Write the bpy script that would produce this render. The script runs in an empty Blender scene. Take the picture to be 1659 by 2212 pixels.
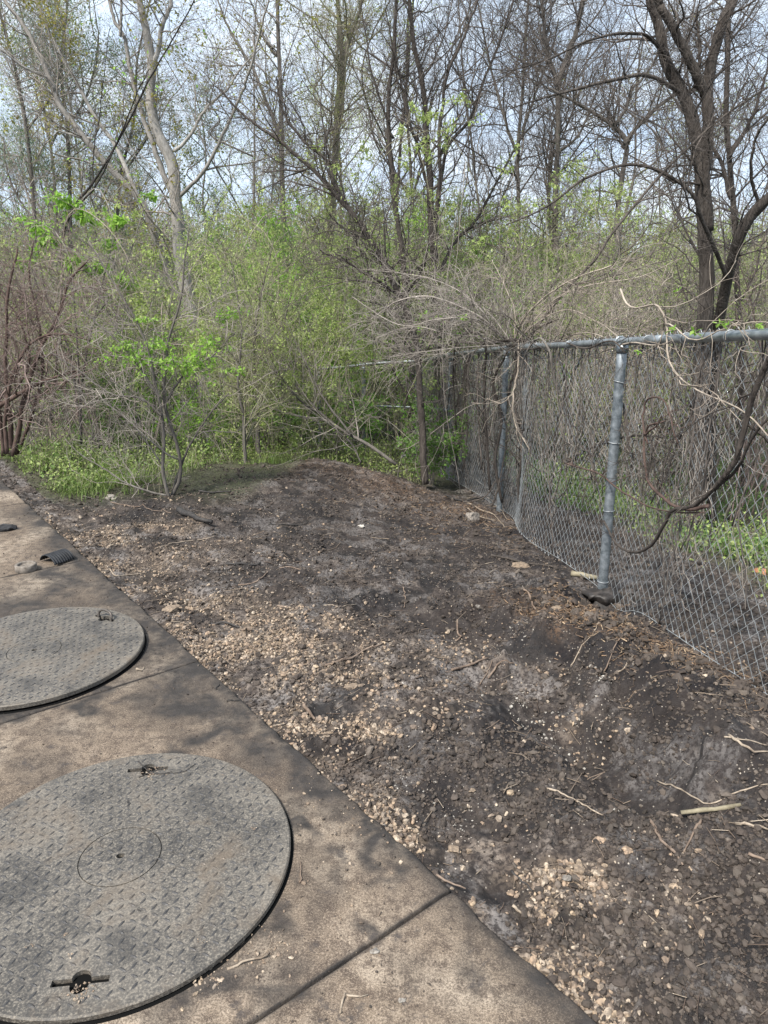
import bpy, math
import numpy as np
R = math.radians
SC = bpy.context.scene
COL = SC.collection

# ------------------------------------------------------------------ camera, sky, sun, exposure
PITCH, CAMH, F, CX, CY = 16.6, 1.55, 1534.0, 829.5, 1106.0
cam = bpy.data.objects.new('camera', bpy.data.cameras.new('camera'))
COL.objects.link(cam)
cam.location = (0, 0, CAMH)
cam.rotation_euler = (R(90 - PITCH), 0, 0)
cam.data.sensor_fit = 'VERTICAL'
cam.data.sensor_height = 36
cam.data.lens = 36 * F / 2212
cam.data.clip_start = .05
cam.data.clip_end = 2000
SC.camera = cam
SC.view_settings.view_transform = 'Standard'
SC.view_settings.look = 'None'
SC.view_settings.exposure = 1.45
SC.view_settings.gamma = 1
SC.cycles.max_bounces = 6
SC.cycles.transparent_max_bounces = 6
SUN_EL, SUN_AZ = 52, -140          # azimuth from +Y, negative = to the left


def nt(tree, kind, **kw):
    n = tree.nodes.new(kind)
    for k, v in kw.items():
        if k.startswith('i_'):
            key = k[2:]
            n.inputs[int(key) if key.isdigit() else key.replace('_', ' ')].default_value = v
        else:
            setattr(n, k, v)
    return n


def ramp(tree, stops, src=None):
    n = tree.nodes.new('ShaderNodeValToRGB')
    e = n.color_ramp.elements
    while len(e) < len(stops):
        e.new(.5)
    for el, (p, c) in zip(e, stops):
        el.position = p
        el.color = (c, c, c, 1) if not hasattr(c, '__len__') else (*c, 1)
    if src is not None:
        tree.links.new(src, n.inputs[0])
    return n.outputs[0]


def mixc(tree, fac, a, b, mode='MIX'):
    n = tree.nodes.new('ShaderNodeMix')
    n.data_type = 'RGBA'
    n.blend_type = mode
    for s, v in ((0, fac), (6, a), (7, b)):
        if hasattr(v, 'is_linked') or isinstance(v, bpy.types.NodeSocket):
            tree.links.new(v, n.inputs[s])
        elif hasattr(v, '__len__'):
            n.inputs[s].default_value = (*v, 1)
        else:
            n.inputs[s].default_value = v
    return n.outputs[2]


def mth(tree, op, a, b=None, clamp=False):
    n = tree.nodes.new('ShaderNodeMath')
    n.operation = op
    n.use_clamp = clamp
    for s, v in ((0, a), (1, b)):
        if v is None:
            continue
        if isinstance(v, bpy.types.NodeSocket):
            tree.links.new(v, n.inputs[s])
        else:
            n.inputs[s].default_value = v
    return n.outputs[0]


def noise(tree, scale, detail=4, rough=.55, vec=None, dist=0):
    n = nt(tree, 'ShaderNodeTexNoise')
    n.inputs['Scale'].default_value = scale
    n.inputs['Detail'].default_value = detail
    n.inputs['Roughness'].default_value = rough
    n.inputs['Distortion'].default_value = dist
    if vec is not None:
        tree.links.new(vec, n.inputs['Vector'])
    return n.outputs[0]


W = bpy.data.worlds.new('World')
SC.world = W
W.use_nodes = True
t = W.node_tree
t.nodes.clear()
sky = nt(t, 'ShaderNodeTexSky', sky_type='NISHITA', sun_disc=False, sun_elevation=R(SUN_EL),
         sun_rotation=R(SUN_AZ), air_density=1.0, dust_density=1.5, ozone_density=1.5)
tc = nt(t, 'ShaderNodeTexCoord')
mp = nt(t, 'ShaderNodeMapping')
mp.inputs['Scale'].default_value = (1, 1, 2.2)
t.links.new(tc.outputs['Generated'], mp.inputs[0])
cl = ramp(t, [(.30, 0.5), (.47, .8), (.60, 1.0)], noise(t, 3.6, 6, .55, mp.outputs[0], .4))
cloudcol = ramp(t, [(.3, (4.3, 5.4, 6.9)), (.7, (6.0, 6.6, 7.2))], noise(t, 6.5, 5, .5, mp.outputs[0], .3))
skyc = mixc(t, cl, sky.outputs[0], cloudcol)
bg = nt(t, 'ShaderNodeBackground', i_1=.075)
t.links.new(skyc, bg.inputs[0])
t.links.new(bg.outputs[0], nt(t, 'ShaderNodeOutputWorld').inputs[0])

sun = bpy.data.objects.new('sun', bpy.data.lights.new('sun', 'SUN'))
COL.objects.link(sun)
sun.data.energy = 3.0
sun.data.angle = R(10)
sun.data.color = (1, .95, .87)
sun.rotation_euler = (R(90 - SUN_EL), 0, R(180 - SUN_AZ))

rng = np.random.default_rng(7)
UP = np.array([0, 0, 1.0])
cp, sp = math.cos(R(PITCH)), math.sin(R(PITCH))


def P(px, py, Y):
    """point of the place whose horizontal distance ahead is Y metres"""
    a, b = (px - CX) / F, (CY - py) / F
    k = Y / (cp + b * sp)
    return np.array([a * k, Y, CAMH + (b * cp - sp) * k])


def G(px, py, z=0.0):
    a, b = (px - CX) / F, (CY - py) / F
    k = (z - CAMH) / (b * cp - sp)
    return np.array([a * k, (cp + b * sp) * k, z])


# ------------------------------------------------------------------ noise and terrain
def _h(ix, iy, seed):
    n = (ix * 374761393 + iy * 668265263 + seed * 1442695041) & 0xffffffff
    n = ((n ^ (n >> 13)) * 1274126177) & 0xffffffff
    return ((n ^ (n >> 16)) & 0xffff) / 65535.0


def vn(x, y, s, seed=0):
    x = np.asarray(x, float) / s + 1000
    y = np.asarray(y, float) / s + 1000
    ix, iy = np.floor(x).astype(np.int64), np.floor(y).astype(np.int64)
    fx, fy = x - ix, y - iy
    fx, fy = fx * fx * (3 - 2 * fx), fy * fy * (3 - 2 * fy)
    a, b = _h(ix, iy, seed), _h(ix + 1, iy, seed)
    c, d = _h(ix, iy + 1, seed), _h(ix + 1, iy + 1, seed)
    return (a + (b - a) * fx) * (1 - fy) + (c + (d - c) * fx) * fy - .5


def fbm(x, y, s, o=4, seed=0, g=.5):
    r, a = 0, 1
    for k in range(o):
        c, q = math.cos(k * 1.1), math.sin(k * 1.1)
        r = r + a * vn(x * c - y * q, x * q + y * c, s, seed + k * 17)
        a *= g
        s *= .5
    return r


def sstep(a, b, x):
    q = np.clip((x - a) / (b - a), 0, 1)
    return q * q * (3 - 2 * q)


EA = np.array([.185, 1.574])
EU = np.array([-.617, .787]) / math.hypot(.617, .787)
EN = np.array([EU[1], -EU[0]])
S0, S1, SLABW = -4.0, 7.55, 4.6       # slab extent along its edge, and its width
FY = [-3, 1, 2.37, 4.0, 6.6, 9.0, 10.5, 14, 60]
FX = [1.86, 1.55, 1.45, 1.325, 1.125, .83, .47, .1, .1]
FZ = [.22, .17, .065, -.17, -.44, -.69, -.75, -1.1, -1.3]


def slab_uv(x, y):
    return (x - EA[0]) * EU[0] + (y - EA[1]) * EU[1], (x - EA[0]) * EN[0] + (y - EA[1]) * EN[1]


def gz(x, y, micro=True):
    x, y = np.asarray(x, float), np.asarray(y, float)
    u, s = slab_uv(x, y)
    base = np.interp(y, [0, 2, 5, 7.4, 9, 12, 20, 60], [-.025, -.025, -.06, -.12, -.42, -.95, -1.3, -1.3])
    xf, zf = np.interp(y, FY, FX), np.interp(y, FY, FZ)
    w = np.maximum(.5, (xf - EA[0]) * EN[0] + (y - EA[1]) * EN[1])
    q = np.clip(s / w, 0, 1)
    q0 = np.interp(y, [4.2, 7.0], [0, .66])
    qs = np.clip((q - q0) / (1 - q0), 0, 1)
    z = base + (zf - base) * (qs * qs * (3 - 2 * qs))
    z = z - .35 * sstep(0.3, 3.0, x - xf) * sstep(-2, 2, y)
    # eroded bank beside the post, the gully at its foot, the low crest at the back
    al = sstep(4.3, 3.7, y) * sstep(1.5, 2.4, y)
    qq = q + .10 * vn(x, y, .30, 5) + .05 * vn(x, y, .11, 6)
    z = z + al * ((zf - base) * (sstep(.64, .80, qq) - qs * qs * (3 - 2 * qs)) + .07 * np.exp(-((qq - .84) / .09) ** 2) - .11 * np.exp(-((qq - .60) / .10) ** 2)
                  + .13 * sstep(.60, .72, qq) * sstep(1.0, .9, qq) * fbm(x, y, .16, 3, 44, .6))
    z = z - .11 * np.exp(-((x - 1.26) ** 2 / .018 + (y - 3.80) ** 2 / .035))
    z = z + .012 * np.exp(-((x + .1) ** 2 / 1.1 + (y - 7.5) ** 2 / .3))
    z = z + .07 * np.exp(-((x - .75) ** 2 / .15 + (y - 6.3) ** 2 / .5))
    if micro:
        on = sstep(0, .12, s)
        near = sstep(16, 8, y)
        z = z + fbm(x, y, 1.3, 3, 3) * .07 * on
        z = z + fbm(x, y, .28, 4, 11, .55) * .050 * on * near
        cl_ = np.clip(fbm(x, y, .07, 3, 29, .6) + .12 * fbm(x, y, .6, 2, 5), 0, 1)
        z = z + cl_ * .036 * on * near
        z = z + (np.abs(fbm(x, y, .030, 2, 41, .6))) * .018 * on * near
    inside = (s < .004) & (s > -SLABW + .02) & (u > S0 + .02) & (u < S1 - .02)
    return np.where(inside, -.13, z)


# ------------------------------------------------------------------ mesh helpers
def mesh_np(name, V, loops, sizes, mat, parent=None, smooth=True, origin=None, attrs=None):
    V = np.asarray(V, np.float32).reshape(-1, 3)
    if origin is not None:
        V = V - np.asarray(origin, np.float32)
    me = bpy.data.meshes.new(name)
    loops = np.asarray(loops, np.int32).ravel()
    sizes = np.asarray(sizes, np.int32)
    me.vertices.add(len(V))
    me.vertices.foreach_set('co', V.ravel())
    me.loops.add(len(loops))
    me.loops.foreach_set('vertex_index', loops)
    me.polygons.add(len(sizes))
    st = np.zeros(len(sizes), np.int32)
    st[1:] = np.cumsum(sizes)[:-1]
    me.polygons.foreach_set('loop_start', st)
    me.polygons.foreach_set('loop_total', sizes)
    me.polygons.foreach_set('use_smooth', np.full(len(sizes), bool(smooth)))
    me.update(calc_edges=True)
    if attrs:
        for k, a in attrs.items():
            at = me.attributes.new(k, 'FLOAT', 'POINT')
            at.data.foreach_set('value', np.asarray(a, np.float32).ravel())
    me.materials.append(mat)
    o = bpy.data.objects.new(name, me)
    COL.objects.link(o)
    if parent is not None:
        o.parent = parent
    elif origin is not None:
        o.location = [float(c) for c in origin]
    return o


def tag(o, label=None, cat=None, group=None, kind=None):
    if label:
        o['label'] = label
    if cat:
        o['category'] = cat
    if group:
        o['group'] = group
    if kind:
        o['kind'] = kind
    return o


def thing(name, loc, label, cat, group=None):
    o = bpy.data.objects.new(name, None)
    o.empty_display_size = .1
    COL.objects.link(o)
    o.location = [float(c) for c in loc]
    return tag(o, label, cat, group)


def copy_thing(o, loc, rz, scale=1, label=None, group=None):
    r = o.copy()
    COL.objects.link(r)
    r.location = [float(c) for c in loc]
    r.rotation_euler = (0, 0, rz)
    r.scale = (scale,) * 3
    if label:
        r['label'] = label
    if group:
        r['group'] = group
    for ch in o.children:
        c = ch.copy()
        COL.objects.link(c)
        c.parent = r
    return r


def norm(v):
    return v / np.maximum(np.linalg.norm(v, axis=-1, keepdims=True), 1e-9)


class Acc:
    """collects quads/tris into one mesh"""
    def __init__(s):
        s.V, s.L, s.S, s.n = [], [], [], 0
        s.A = []

    def add(s, V, faces, attr=None):
        V = np.asarray(V).reshape(-1, 3)
        faces = np.asarray(faces)
        s.V.append(V)
        s.L.append((faces + s.n).ravel())
        s.S.append(np.full(len(faces), faces.shape[1]))
        s.n += len(V)
        s.A.append(np.full(len(V), 0.0) if attr is None else attr)

    def tubes(s, Pt, Rd, sides=4, cap=True):
        """Pt (N,K,3), Rd (N,K)"""
        Pt = np.asarray(Pt, float)
        Rd = np.asarray(Rd, float)
        if Pt.ndim == 2:
            Pt, Rd = Pt[None], Rd[None]
        N, K, _ = Pt.shape
        if N == 0:
            return
        T = np.empty_like(Pt)
        T[:, 1:-1] = Pt[:, 2:] - Pt[:, :-2]
        T[:, 0] = Pt[:, 1] - Pt[:, 0]
        T[:, -1] = Pt[:, -1] - Pt[:, -2]
        T = norm(T)
        avg = norm(Pt[:, -1] - Pt[:, 0])
        ref = np.where(np.abs(avg[:, 2:3]) > .8, np.array([[1.0, 0, 0]]), np.array([[0, 0, 1.0]]))[:, None, :]
        A = norm(np.cross(T, np.broadcast_to(ref, T.shape)))
        for k in range(1, K):      # keep the frame from flipping
            pr = A[:, k - 1] - T[:, k] * np.sum(A[:, k - 1] * T[:, k], -1, keepdims=True)
            ln = np.linalg.norm(pr, axis=-1, keepdims=True)
            A[:, k] = np.where(ln > 1e-3, pr / np.maximum(ln, 1e-9), A[:, k])
        B = np.cross(T, A)
        ang = np.arange(sides) * 2 * math.pi / sides
        V = (Pt[:, :, None] + Rd[:, :, None, None] *
             (A[:, :, None] * np.cos(ang)[None, None, :, None] + B[:, :, None] * np.sin(ang)[None, None, :, None]))
        idx = np.arange(N * K * sides).reshape(N, K, sides)
        nx = np.roll(idx, -1, 2)
        f = np.stack([idx[:, :-1], nx[:, :-1], nx[:, 1:], idx[:, 1:]], -1).reshape(-1, 4)
        s.add(V, f)
        if cap and sides >= 4 and N < 400:
            e = np.concatenate([idx[:, -1], idx[:, 0, ::-1]]).reshape(-1, sides)
            s.L.append((e + s.n - N * K * sides).ravel())
            s.S.append(np.full(len(e), sides))

    def build(s, name, mat, parent=None, smooth=True, origin=None, attr=None):
        return mesh_np(name, np.concatenate(s.V), np.concatenate(s.L), np.concatenate(s.S), mat, parent, smooth,
                       origin, {attr: np.concatenate(s.A)} if attr else None)


def crom(pts, n):
    pts = np.asarray(pts, float)
    Q = np.vstack([2 * pts[0] - pts[1], pts, 2 * pts[-1] - pts[-2]])
    m = len(pts) - 1
    tt = np.linspace(0, m - 1e-6, n)
    i = tt.astype(int)
    f = (tt - i)[:, None]
    a, b, c, d = Q[i], Q[i + 1], Q[i + 2], Q[i + 3]
    return .5 * (2 * b + (c - a) * f + (2 * a - 5 * b + 4 * c - d) * f ** 2 + (3 * b - a - 3 * c + d) * f ** 3)


def sprout(rg, Pt, Rd, n, L, ang=(35, 70), up=.25, K=6, wob=.25, rr=.6, tmin=.1, tap=.25, rmin=.0012, lenfall=.5, bias=1.0,
           curl=0.0):
    """grow n side shoots from the tubes Pt,Rd"""
    if Pt.ndim == 2:
        Pt, Rd = Pt[None], Rd[None]
    N, k0, _ = Pt.shape
    seg = np.linalg.norm(Pt[:, 1:] - Pt[:, :-1], axis=-1).sum(1)
    pi = rg.choice(N, n, p=seg / seg.sum())
    tt = tmin + (1 - tmin) * rg.random(n) ** bias
    x = tt * (k0 - 1) * .999
    i = x.astype(int)
    f = (x - i)
    base = Pt[pi, i] * (1 - f)[:, None] + Pt[pi, i + 1] * f[:, None]
    r0 = Rd[pi, i] * (1 - f) + Rd[pi, i + 1] * f
    T = norm(Pt[pi, i + 1] - Pt[pi, i])
    pr = norm(np.cross(T, rg.normal(size=(n, 3))))
    a = np.radians(rg.uniform(ang[0], ang[1], n))[:, None]
    D = norm(T * np.cos(a) + pr * np.sin(a) + UP * up)
    ln = L[0] + (L[1] - L[0]) * rg.random(n)
    ln = ln * (1 - lenfall * tt)
    st = (ln / (K - 1))[:, None]
    out = np.empty((n, K, 3))
    out[:, 0] = base
    cu = rg.normal(size=(n, 3)) * curl
    for k in range(1, K):
        out[:, k] = out[:, k - 1] + D * st
        D = norm(D + rg.normal(size=(n, 3)) * wob + UP * up * .35 + cu)
    r = np.maximum(np.minimum(r0 * rr, ln * .010), rmin)[:, None] * np.linspace(1, tap, K)[None]
    return out, np.maximum(r, rmin * .7)


def leaf_quads(rg, C, size, aspect=.5, droop=.3, spread=1.0, out=None):
    """leaf blades: pointed quads folded a little along the midrib"""
    n = len(C)
    D = rg.normal(size=(n, 3)) * spread
    D[:, 2] -= droop
    if out is not None:
        D = D + out
    D = norm(D)
    S = norm(np.cross(D, rg.normal(size=(n, 3)) * .55 + UP))
    Nn = np.cross(S, D)
    s = (size * rg.uniform(.55, 1.25, n))[:, None]
    w = s * aspect * .5
    m = C + D * s * .45
    V = np.stack([C, m + S * w + Nn * w * .25, C + D * s, m - S * w + Nn * w * .25], 1)
    f = np.arange(4 * n).reshape(n, 4)
    return V, f


def along(rg, Pt, n, tmin=.3, jit=.0):
    N, K, _ = Pt.shape
    pi = rg.integers(0, N, n)
    x = (tmin + (1 - tmin) * rg.random(n)) * (K - 1) * .999
    i = x.astype(int)
    f = (x - i)[:, None]
    return Pt[pi, i] * (1 - f) + Pt[pi, i + 1] * f + rg.normal(size=(n, 3)) * jit


# ------------------------------------------------------------------ materials
def mat(name, rough=.8, spec=.3):
    m = bpy.data.materials.new(name)
    m.use_nodes = True
    tr = m.node_tree
    b = tr.nodes['Principled BSDF']
    b.inputs['Roughness'].default_value = rough
    b.inputs['Specular IOR Level'].default_value = spec
    return m, tr, b


def bump(tr, b, h, strength, dist):
    n = nt(tr, 'ShaderNodeBump')
    n.inputs['Strength'].default_value = strength
    n.inputs['Distance'].default_value = dist
    tr.links.new(h, n.inputs['Height'])
    tr.links.new(n.outputs[0], b.inputs['Normal'])


def obj_co(tr):
    return nt(tr, 'ShaderNodeTexCoord').outputs['Object']


def bark(name, c0, c1, c2=None, sc=9, stretch=.25, bstr=.5, lichen=None):
    m, tr, b = mat(name, .85, .2)
    mp_ = nt(tr, 'ShaderNodeMapping')
    mp_.inputs['Scale'].default_value = (1, 1, stretch)
    tr.links.new(obj_co(tr), mp_.inputs[0])
    n1 = noise(tr, sc, 4, .6, mp_.outputs[0])
    n2 = noise(tr, sc * 5, 3, .6, mp_.outputs[0])
    geo = nt(tr, 'ShaderNodeNewGeometry')
    col = ramp(tr, [(.3, c0), (.7, c1)], n1)
    col = mixc(tr, ramp(tr, [(.35, .55), (.6, 0.0)], n2), col, tuple(c * .35 for c in c0))
    col = mixc(tr, mth(tr, 'MULTIPLY', geo.outputs['Random Per Island'], .7), col, c2 or tuple(c * .55 for c in c0))
    if lichen:
        col = mixc(tr, ramp(tr, [(.52, 0.0), (.66, .8)], noise(tr, 5, 4, .6, obj_co(tr))), col, lichen)
    tr.links.new(col, b.inputs['Base Color'])
    if bstr:
        bump(tr, b, n2, bstr, .02)
    return m


def leafmat(name, cols, trans=.5):
    m, tr, b = mat(name, .5, .35)
    geo = nt(tr, 'ShaderNodeNewGeometry')
    k = len(cols)
    col = ramp(tr, [(i / max(1, k - 1), c) for i, c in enumerate(cols)], geo.outputs['Random Per Island'])
    col = mixc(tr, ramp(tr, [(.35, .55), (.62, 0.0)], noise(tr, 2.2, 3, .5, obj_co(tr))), col, tuple(c * .45 for c in cols[0]))
    tr.links.new(col, b.inputs['Base Color'])
    tl = nt(tr, 'ShaderNodeBsdfTranslucent')
    tr.links.new(col, tl.inputs[0])
    mx = nt(tr, 'ShaderNodeMixShader', i_0=trans)
    tr.links.new(b.outputs[0], mx.inputs[1])
    tr.links.new(tl.outputs[0], mx.inputs[2])
    out = tr.nodes['Material Output']
    tr.links.new(mx.outputs[0], out.inputs[0])
    return m


M = {}
M['bark_pale'] = bark('pale_bark', (.25, .235, .215), (.44, .42, .39), (.19, .175, .16), 7, .35, .35)
M['bark_dark'] = bark('dark_bark', (.050, .042, .037), (.12, .102, .088), (.032, .027, .024), 10, .18, 1.0)
M['bark_rough'] = bark('ridged_bark', (.062, .052, .045), (.185, .16, .14), (.04, .034, .03), 16, .12, 1.4)
M['bark_black'] = bark('blackish_bark', (.022, .02, .019), (.055, .048, .043), (.013, .012, .012), 8, .2, .7)
M['bark_grey'] = bark('grey_bark', (.12, .108, .095), (.22, .20, .18), (.065, .058, .052), 8, .25, .5)
M['bark_moss'] = bark('mossy_bark', (.12, .11, .08), (.2, .18, .15), (.085, .08, .055), 8, .25, .4, (.13, .16, .05))
M['bark_red'] = bark('reddish_bark', (.075, .048, .040), (.16, .112, .095), (.055, .037, .032), 9, .3, .4)
M['twig_grey'] = bark('grey_twigs', (.25, .22, .19), (.42, .38, .34), (.15, .13, .115), 3, 1, 0)
M['twig_dark'] = bark('dark_twigs', (.09, .078, .07), (.18, .155, .14), (.05, .043, .038), 3, 1, 0)
M['twig_red'] = bark('reddish_twigs', (.17, .12, .105), (.32, .25, .225), (.10, .072, .064), 3, 1, 0)
M['twig_pale'] = bark('pale_dry_twigs', (.26, .22, .18), (.46, .40, .33), (.15, .12, .10), 4, 1, 0)
M['twig_olive'] = bark('olive_twigs', (.24, .225, .15), (.38, .36, .25), (.15, .14, .09), 3, 1, 0)
M['leaf_bright'] = leafmat('bright_leaves', [(.20, .40, .05), (.31, .52, .08), (.42, .60, .14)])
M['leaf_green'] = leafmat('green_leaves', [(.11, .25, .04), (.18, .35, .06), (.27, .43, .10)])
M['leaf_deep'] = leafmat('deep_green_leaves', [(.035, .10, .02), (.06, .15, .03), (.10, .21, .04)])
M['leaf_pale'] = leafmat('pale_yellow_green_leaves', [(.28, .38, .10), (.40, .50, .16), (.50, .56, .22)])
M['leaf_olive'] = leafmat('olive_yellow_leaves', [(.22, .24, .05), (.34, .33, .07), (.24, .18, .06)])
M['leaf_blue'] = leafmat('small_grey_green_leaves', [(.10, .17, .09), (.15, .23, .12), (.20, .28, .15)])

# ------------------------------------------------------------------ soil
m, tr, b = mat('dark_soil', .92, .25)
oc = obj_co(tr)
at_g = nt(tr, 'ShaderNodeAttribute', attribute_name='sandy').outputs['Fac']
at_k = nt(tr, 'ShaderNodeAttribute', attribute_name='char').outputs['Fac']
at_m = nt(tr, 'ShaderNodeAttribute', attribute_name='mulch').outputs['Fac']
at_v = nt(tr, 'ShaderNodeAttribute', attribute_name='green').outputs['Fac']
nA, nB, nC, nD = noise(tr, 1.6, 5, .6, oc, .3), noise(tr, 9, 5, .65, oc, .2), noise(tr, 60, 4, .7, oc), noise(tr, 260, 2, .6, oc)
col = ramp(tr, [(.36, (.022, .018, .016)), (.5, (.070, .056, .048)), (.62, (.165, .138, .118))], nB)
col = mixc(tr, ramp(tr, [(.50, 0.0), (.57, .85)], noise(tr, 3.6, 6, .65, oc, .6)), col, (.165, .150, .142))
col = mixc(tr, ramp(tr, [(.42, .95), (.49, 0.0)], noise(tr, 3.1, 6, .7, oc, .6)), col, (.014, .013, .013))
col = mixc(tr, mth(tr, 'MULTIPLY', at_g, ramp(tr, [(.35, .3), (.6, 1.0)], nB)), col, (.22, .165, .115))
col = mixc(tr, mth(tr, 'MULTIPLY', at_m, ramp(tr, [(.40, .1), (.58, .95)], nC)), col, (.135, .078, .042))
col = mixc(tr, mth(tr, 'MULTIPLY', at_v, .8), col, (.055, .062, .028))
col = mixc(tr, mth(tr, 'MULTIPLY', mth(tr, 'MULTIPLY', at_k, 1.5, True), ramp(tr, [(.3, .35), (.55, 1.0)], nB)), col, (.010, .009, .010))
col = mixc(tr, ramp(tr, [(.42, .85), (.54, 0.0)], nC), col, (.020, .016, .015))
# little flecks of crushed stone and ash
vo = nt(tr, 'ShaderNodeTexVoronoi', i_Scale=75.0)
tr.links.new(oc, vo.inputs['Vector'])
fl = mth(tr, 'MULTIPLY', ramp(tr, [(.16, 1.0), (.22, 0.0)], vo.outputs['Distance']),
         ramp(tr, [(.66, 0.0), (.70, 1.0)], nt(tr, 'ShaderNodeSeparateColor').outputs[0]))
sep = tr.nodes[-3] if False else None
sepn = [n for n in tr.nodes if n.bl_idname == 'ShaderNodeSeparateColor'][0]
tr.links.new(vo.outputs['Color'], sepn.inputs[0])
col = mixc(tr, mth(tr, 'MULTIPLY', fl, ramp(tr, [(.42, 0.1), (.6, .9)], noise(tr, 5, 3, .6, oc))), col, (.42, .37, .31))
tr.links.new(col, b.inputs['Base Color'])
rg_ = ramp(tr, [(.35, .55), (.6, .95)], noise(tr, 3.1, 4, .6, oc))
tr.links.new(rg_, b.inputs['Roughness'])
hh = mth(tr, 'ADD', mth(tr, 'MULTIPLY', nC, .7), mth(tr, 'MULTIPLY', nD, .3))
bump(tr, b, hh, .9, .012)
M['soil'] = m

# masks painted where the material really lies: (px, py, radius m, weight)
SANDY = [(250, 1175, .22, .9), (330, 1165, .3, .7), (330, 1240, .35, .5), (400, 1290, .3, .8), (480, 1370, .35, 1),
         (560, 1400, .35, .9), (600, 1330, .25, .4), (520, 1440, .25, 1), (600, 1480, .22, 1), (660, 1530, .2, 1),
         (730, 1490, .2, .8), (770, 1560, .15, 1), (790, 1590, .12, 1), (700, 1600, .12, .6), (760, 1680, .1, .6),
         (860, 1690, .1, .4), (860, 1760, .1, .6), (960, 1800, .09, .8), (1010, 1830, .08, .8), (1140, 1850, .09, .7),
         (1190, 1900, .1, .75), (1230, 1960, .11, .75), (1160, 2000, .1, .75), (1200, 2030, .09, .75), (1130, 1760, .13, .4),
         (1330, 1830, .09, .35), (1360, 1920, .08, .4), (1400, 2040, .08, .35), (1440, 2070, .07, .35), (1230, 2170, .09, .7),
         (1310, 2190, .09, .6), (960, 1360, .2, .25), (940, 1400, .15, .3), (560, 1180, .4, .15), (1000, 1550, .15, .2),
         (960, 1470, .15, .2), (350, 1120, .5, .2), (1180, 1480, .15, .2), (1250, 1560, .15, .2)]
CHAR = [(700, 1620, .12, .8), (1000, 1720, .15, .8), (1290, 1470, .12, .9), (1180, 1470, .1, .8), (950, 1950, .08, .6),
        (1400, 1600, .2, .7), (1560, 1570, .25, .9), (1640, 1560, .25, 1), (1480, 1500, .12, .7), (1270, 1620, .12, .6),
        (860, 1640, .15, .6), (820, 1180, .6, .3), (1050, 1160, .4, .6), (900, 1110, .5, .5), (1200, 1250, .3, .7),
        (700, 1090, .7, .4), (1380, 1340, .25, .9), (1300, 1300, .28, 1), (1240, 1420, .15, .8), (1350, 1480, .2, .9), (1450, 1520, .2, 1), (1420, 1390, .08, .8), (1150, 1420, .1, .7), (1400, 1750, .2, .6), (1500, 1950, .2, .5), (1250, 1650, .2, .6), (1100, 1780, .1, .7), (1060, 2000, .06, .7), (640, 1250, .3, .5), (760, 1300, .3, .5), (300, 1110, .3, .6), (680, 1160, .4, .6), (980, 1300, .3, .6), (1080, 1350, .2, .6), (880, 1220, .3, .6), (1180, 1170, .3, .9), (1120, 1600, .2, .6), (960, 1620, .15, .6), (1600, 1750, .15, .6), (1350, 1980, .12, .5), (1550, 2100, .15, .6), (1470, 1430, .2, .6), (1150, 1100, .4, .8), (500, 1110, .5, .4),
        (380, 1090, .4, .5), (800, 1560, .12, .5), (1620, 1900, .2, .5), (880, 1800, .08, .9), (1310, 1290, .15, .9),
        (1330, 1330, .1, 1), (600, 1230, .3, .3), (350, 1300, .1, .7)]
MULCH = [(1230, 1330, .16, .9), (1180, 1300, .15, .7), (1260, 1380, .12, .8), (1350, 1410, .15, 1), (1420, 1440, .15, 1),
         (1480, 1470, .13, .8), (1300, 1360, .12, .8), (1000, 1060, .35, .6), (850, 1025, .5, .5), (1080, 1280, .15, .4),
         (700, 1020, .4, .4), (1130, 1090, .3, .5), (1400, 1100, .5, .3)]


def mask(x, y, spec, wob=True):
    r = np.zeros_like(x)
    if wob:
        x = x + fbm(x, y, .22, 3, 71) * .22
        y = y + fbm(x, y, .22, 3, 91) * .28
    for px, py, rad, w in spec:
        c = G(px, py, -.05)
        if py < 1250:
            c = G(px, py, -.12)
        d2 = ((x - c[0]) ** 2 + (y - c[1]) ** 2) / (rad * rad)
        r = np.maximum(r, w * np.exp(-d2 * .8))
    return r


def grav_density(x, y):
    u, s = slab_uv(x, y)
    e = .75 * np.exp(-np.abs(s) / .07) * (.4 + 1.2 * np.clip(fbm(x, y, .35, 3, 55) + .45, 0, 1)) * sstep(6.8, 5, y)
    n = np.clip(fbm(x, y, .18, 4, 33, .6) * 1.5 + .55, 0, 1.2)
    return np.clip((mask(x, y, SANDY) * 1.15 + .028) * n + e * n, 0, 1)


ra = np.concatenate([np.geomspace(.04, .5, 6)[:-1], np.geomspace(.5, 13, 760), np.geomspace(13.3, 420, 70)])
th = np.concatenate([np.linspace(-math.pi, R(-42), 60)[:-1], np.linspace(R(-42), R(42), 620), np.linspace(R(42), math.pi, 60)[1:-1]])
TH, RA = np.meshgrid(th, ra, indexing='ij')
X, Y = RA * np.sin(TH), RA * np.cos(TH)
Z = gz(X, Y)
nth, nra = X.shape
idx = np.arange(nth * nra).reshape(nth, nra)
nx_ = np.roll(idx, -1, 0)
f = np.stack([idx[:, :-1], idx[:, 1:], nx_[:, 1:], nx_[:, :-1]], -1).reshape(-1, 4)
V = np.stack([X, Y, Z], -1).reshape(-1, 3)
xx, yy = V[:, 0], V[:, 1]
sandy = grav_density(xx, yy)
char = mask(xx, yy, CHAR)
mulch = mask(xx, yy, MULCH)
xf_ = np.interp(yy, FY, FX)
green = np.clip(sstep(7.5, 8.6, yy + fbm(xx, yy, .9, 3, 3)) * (xx < xf_) + sstep(1.0, 1.7, xx - xf_ + fbm(xx, yy, .8, 2, 9) * .6), 0, 1)
u_, s_ = slab_uv(xx, yy)
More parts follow.
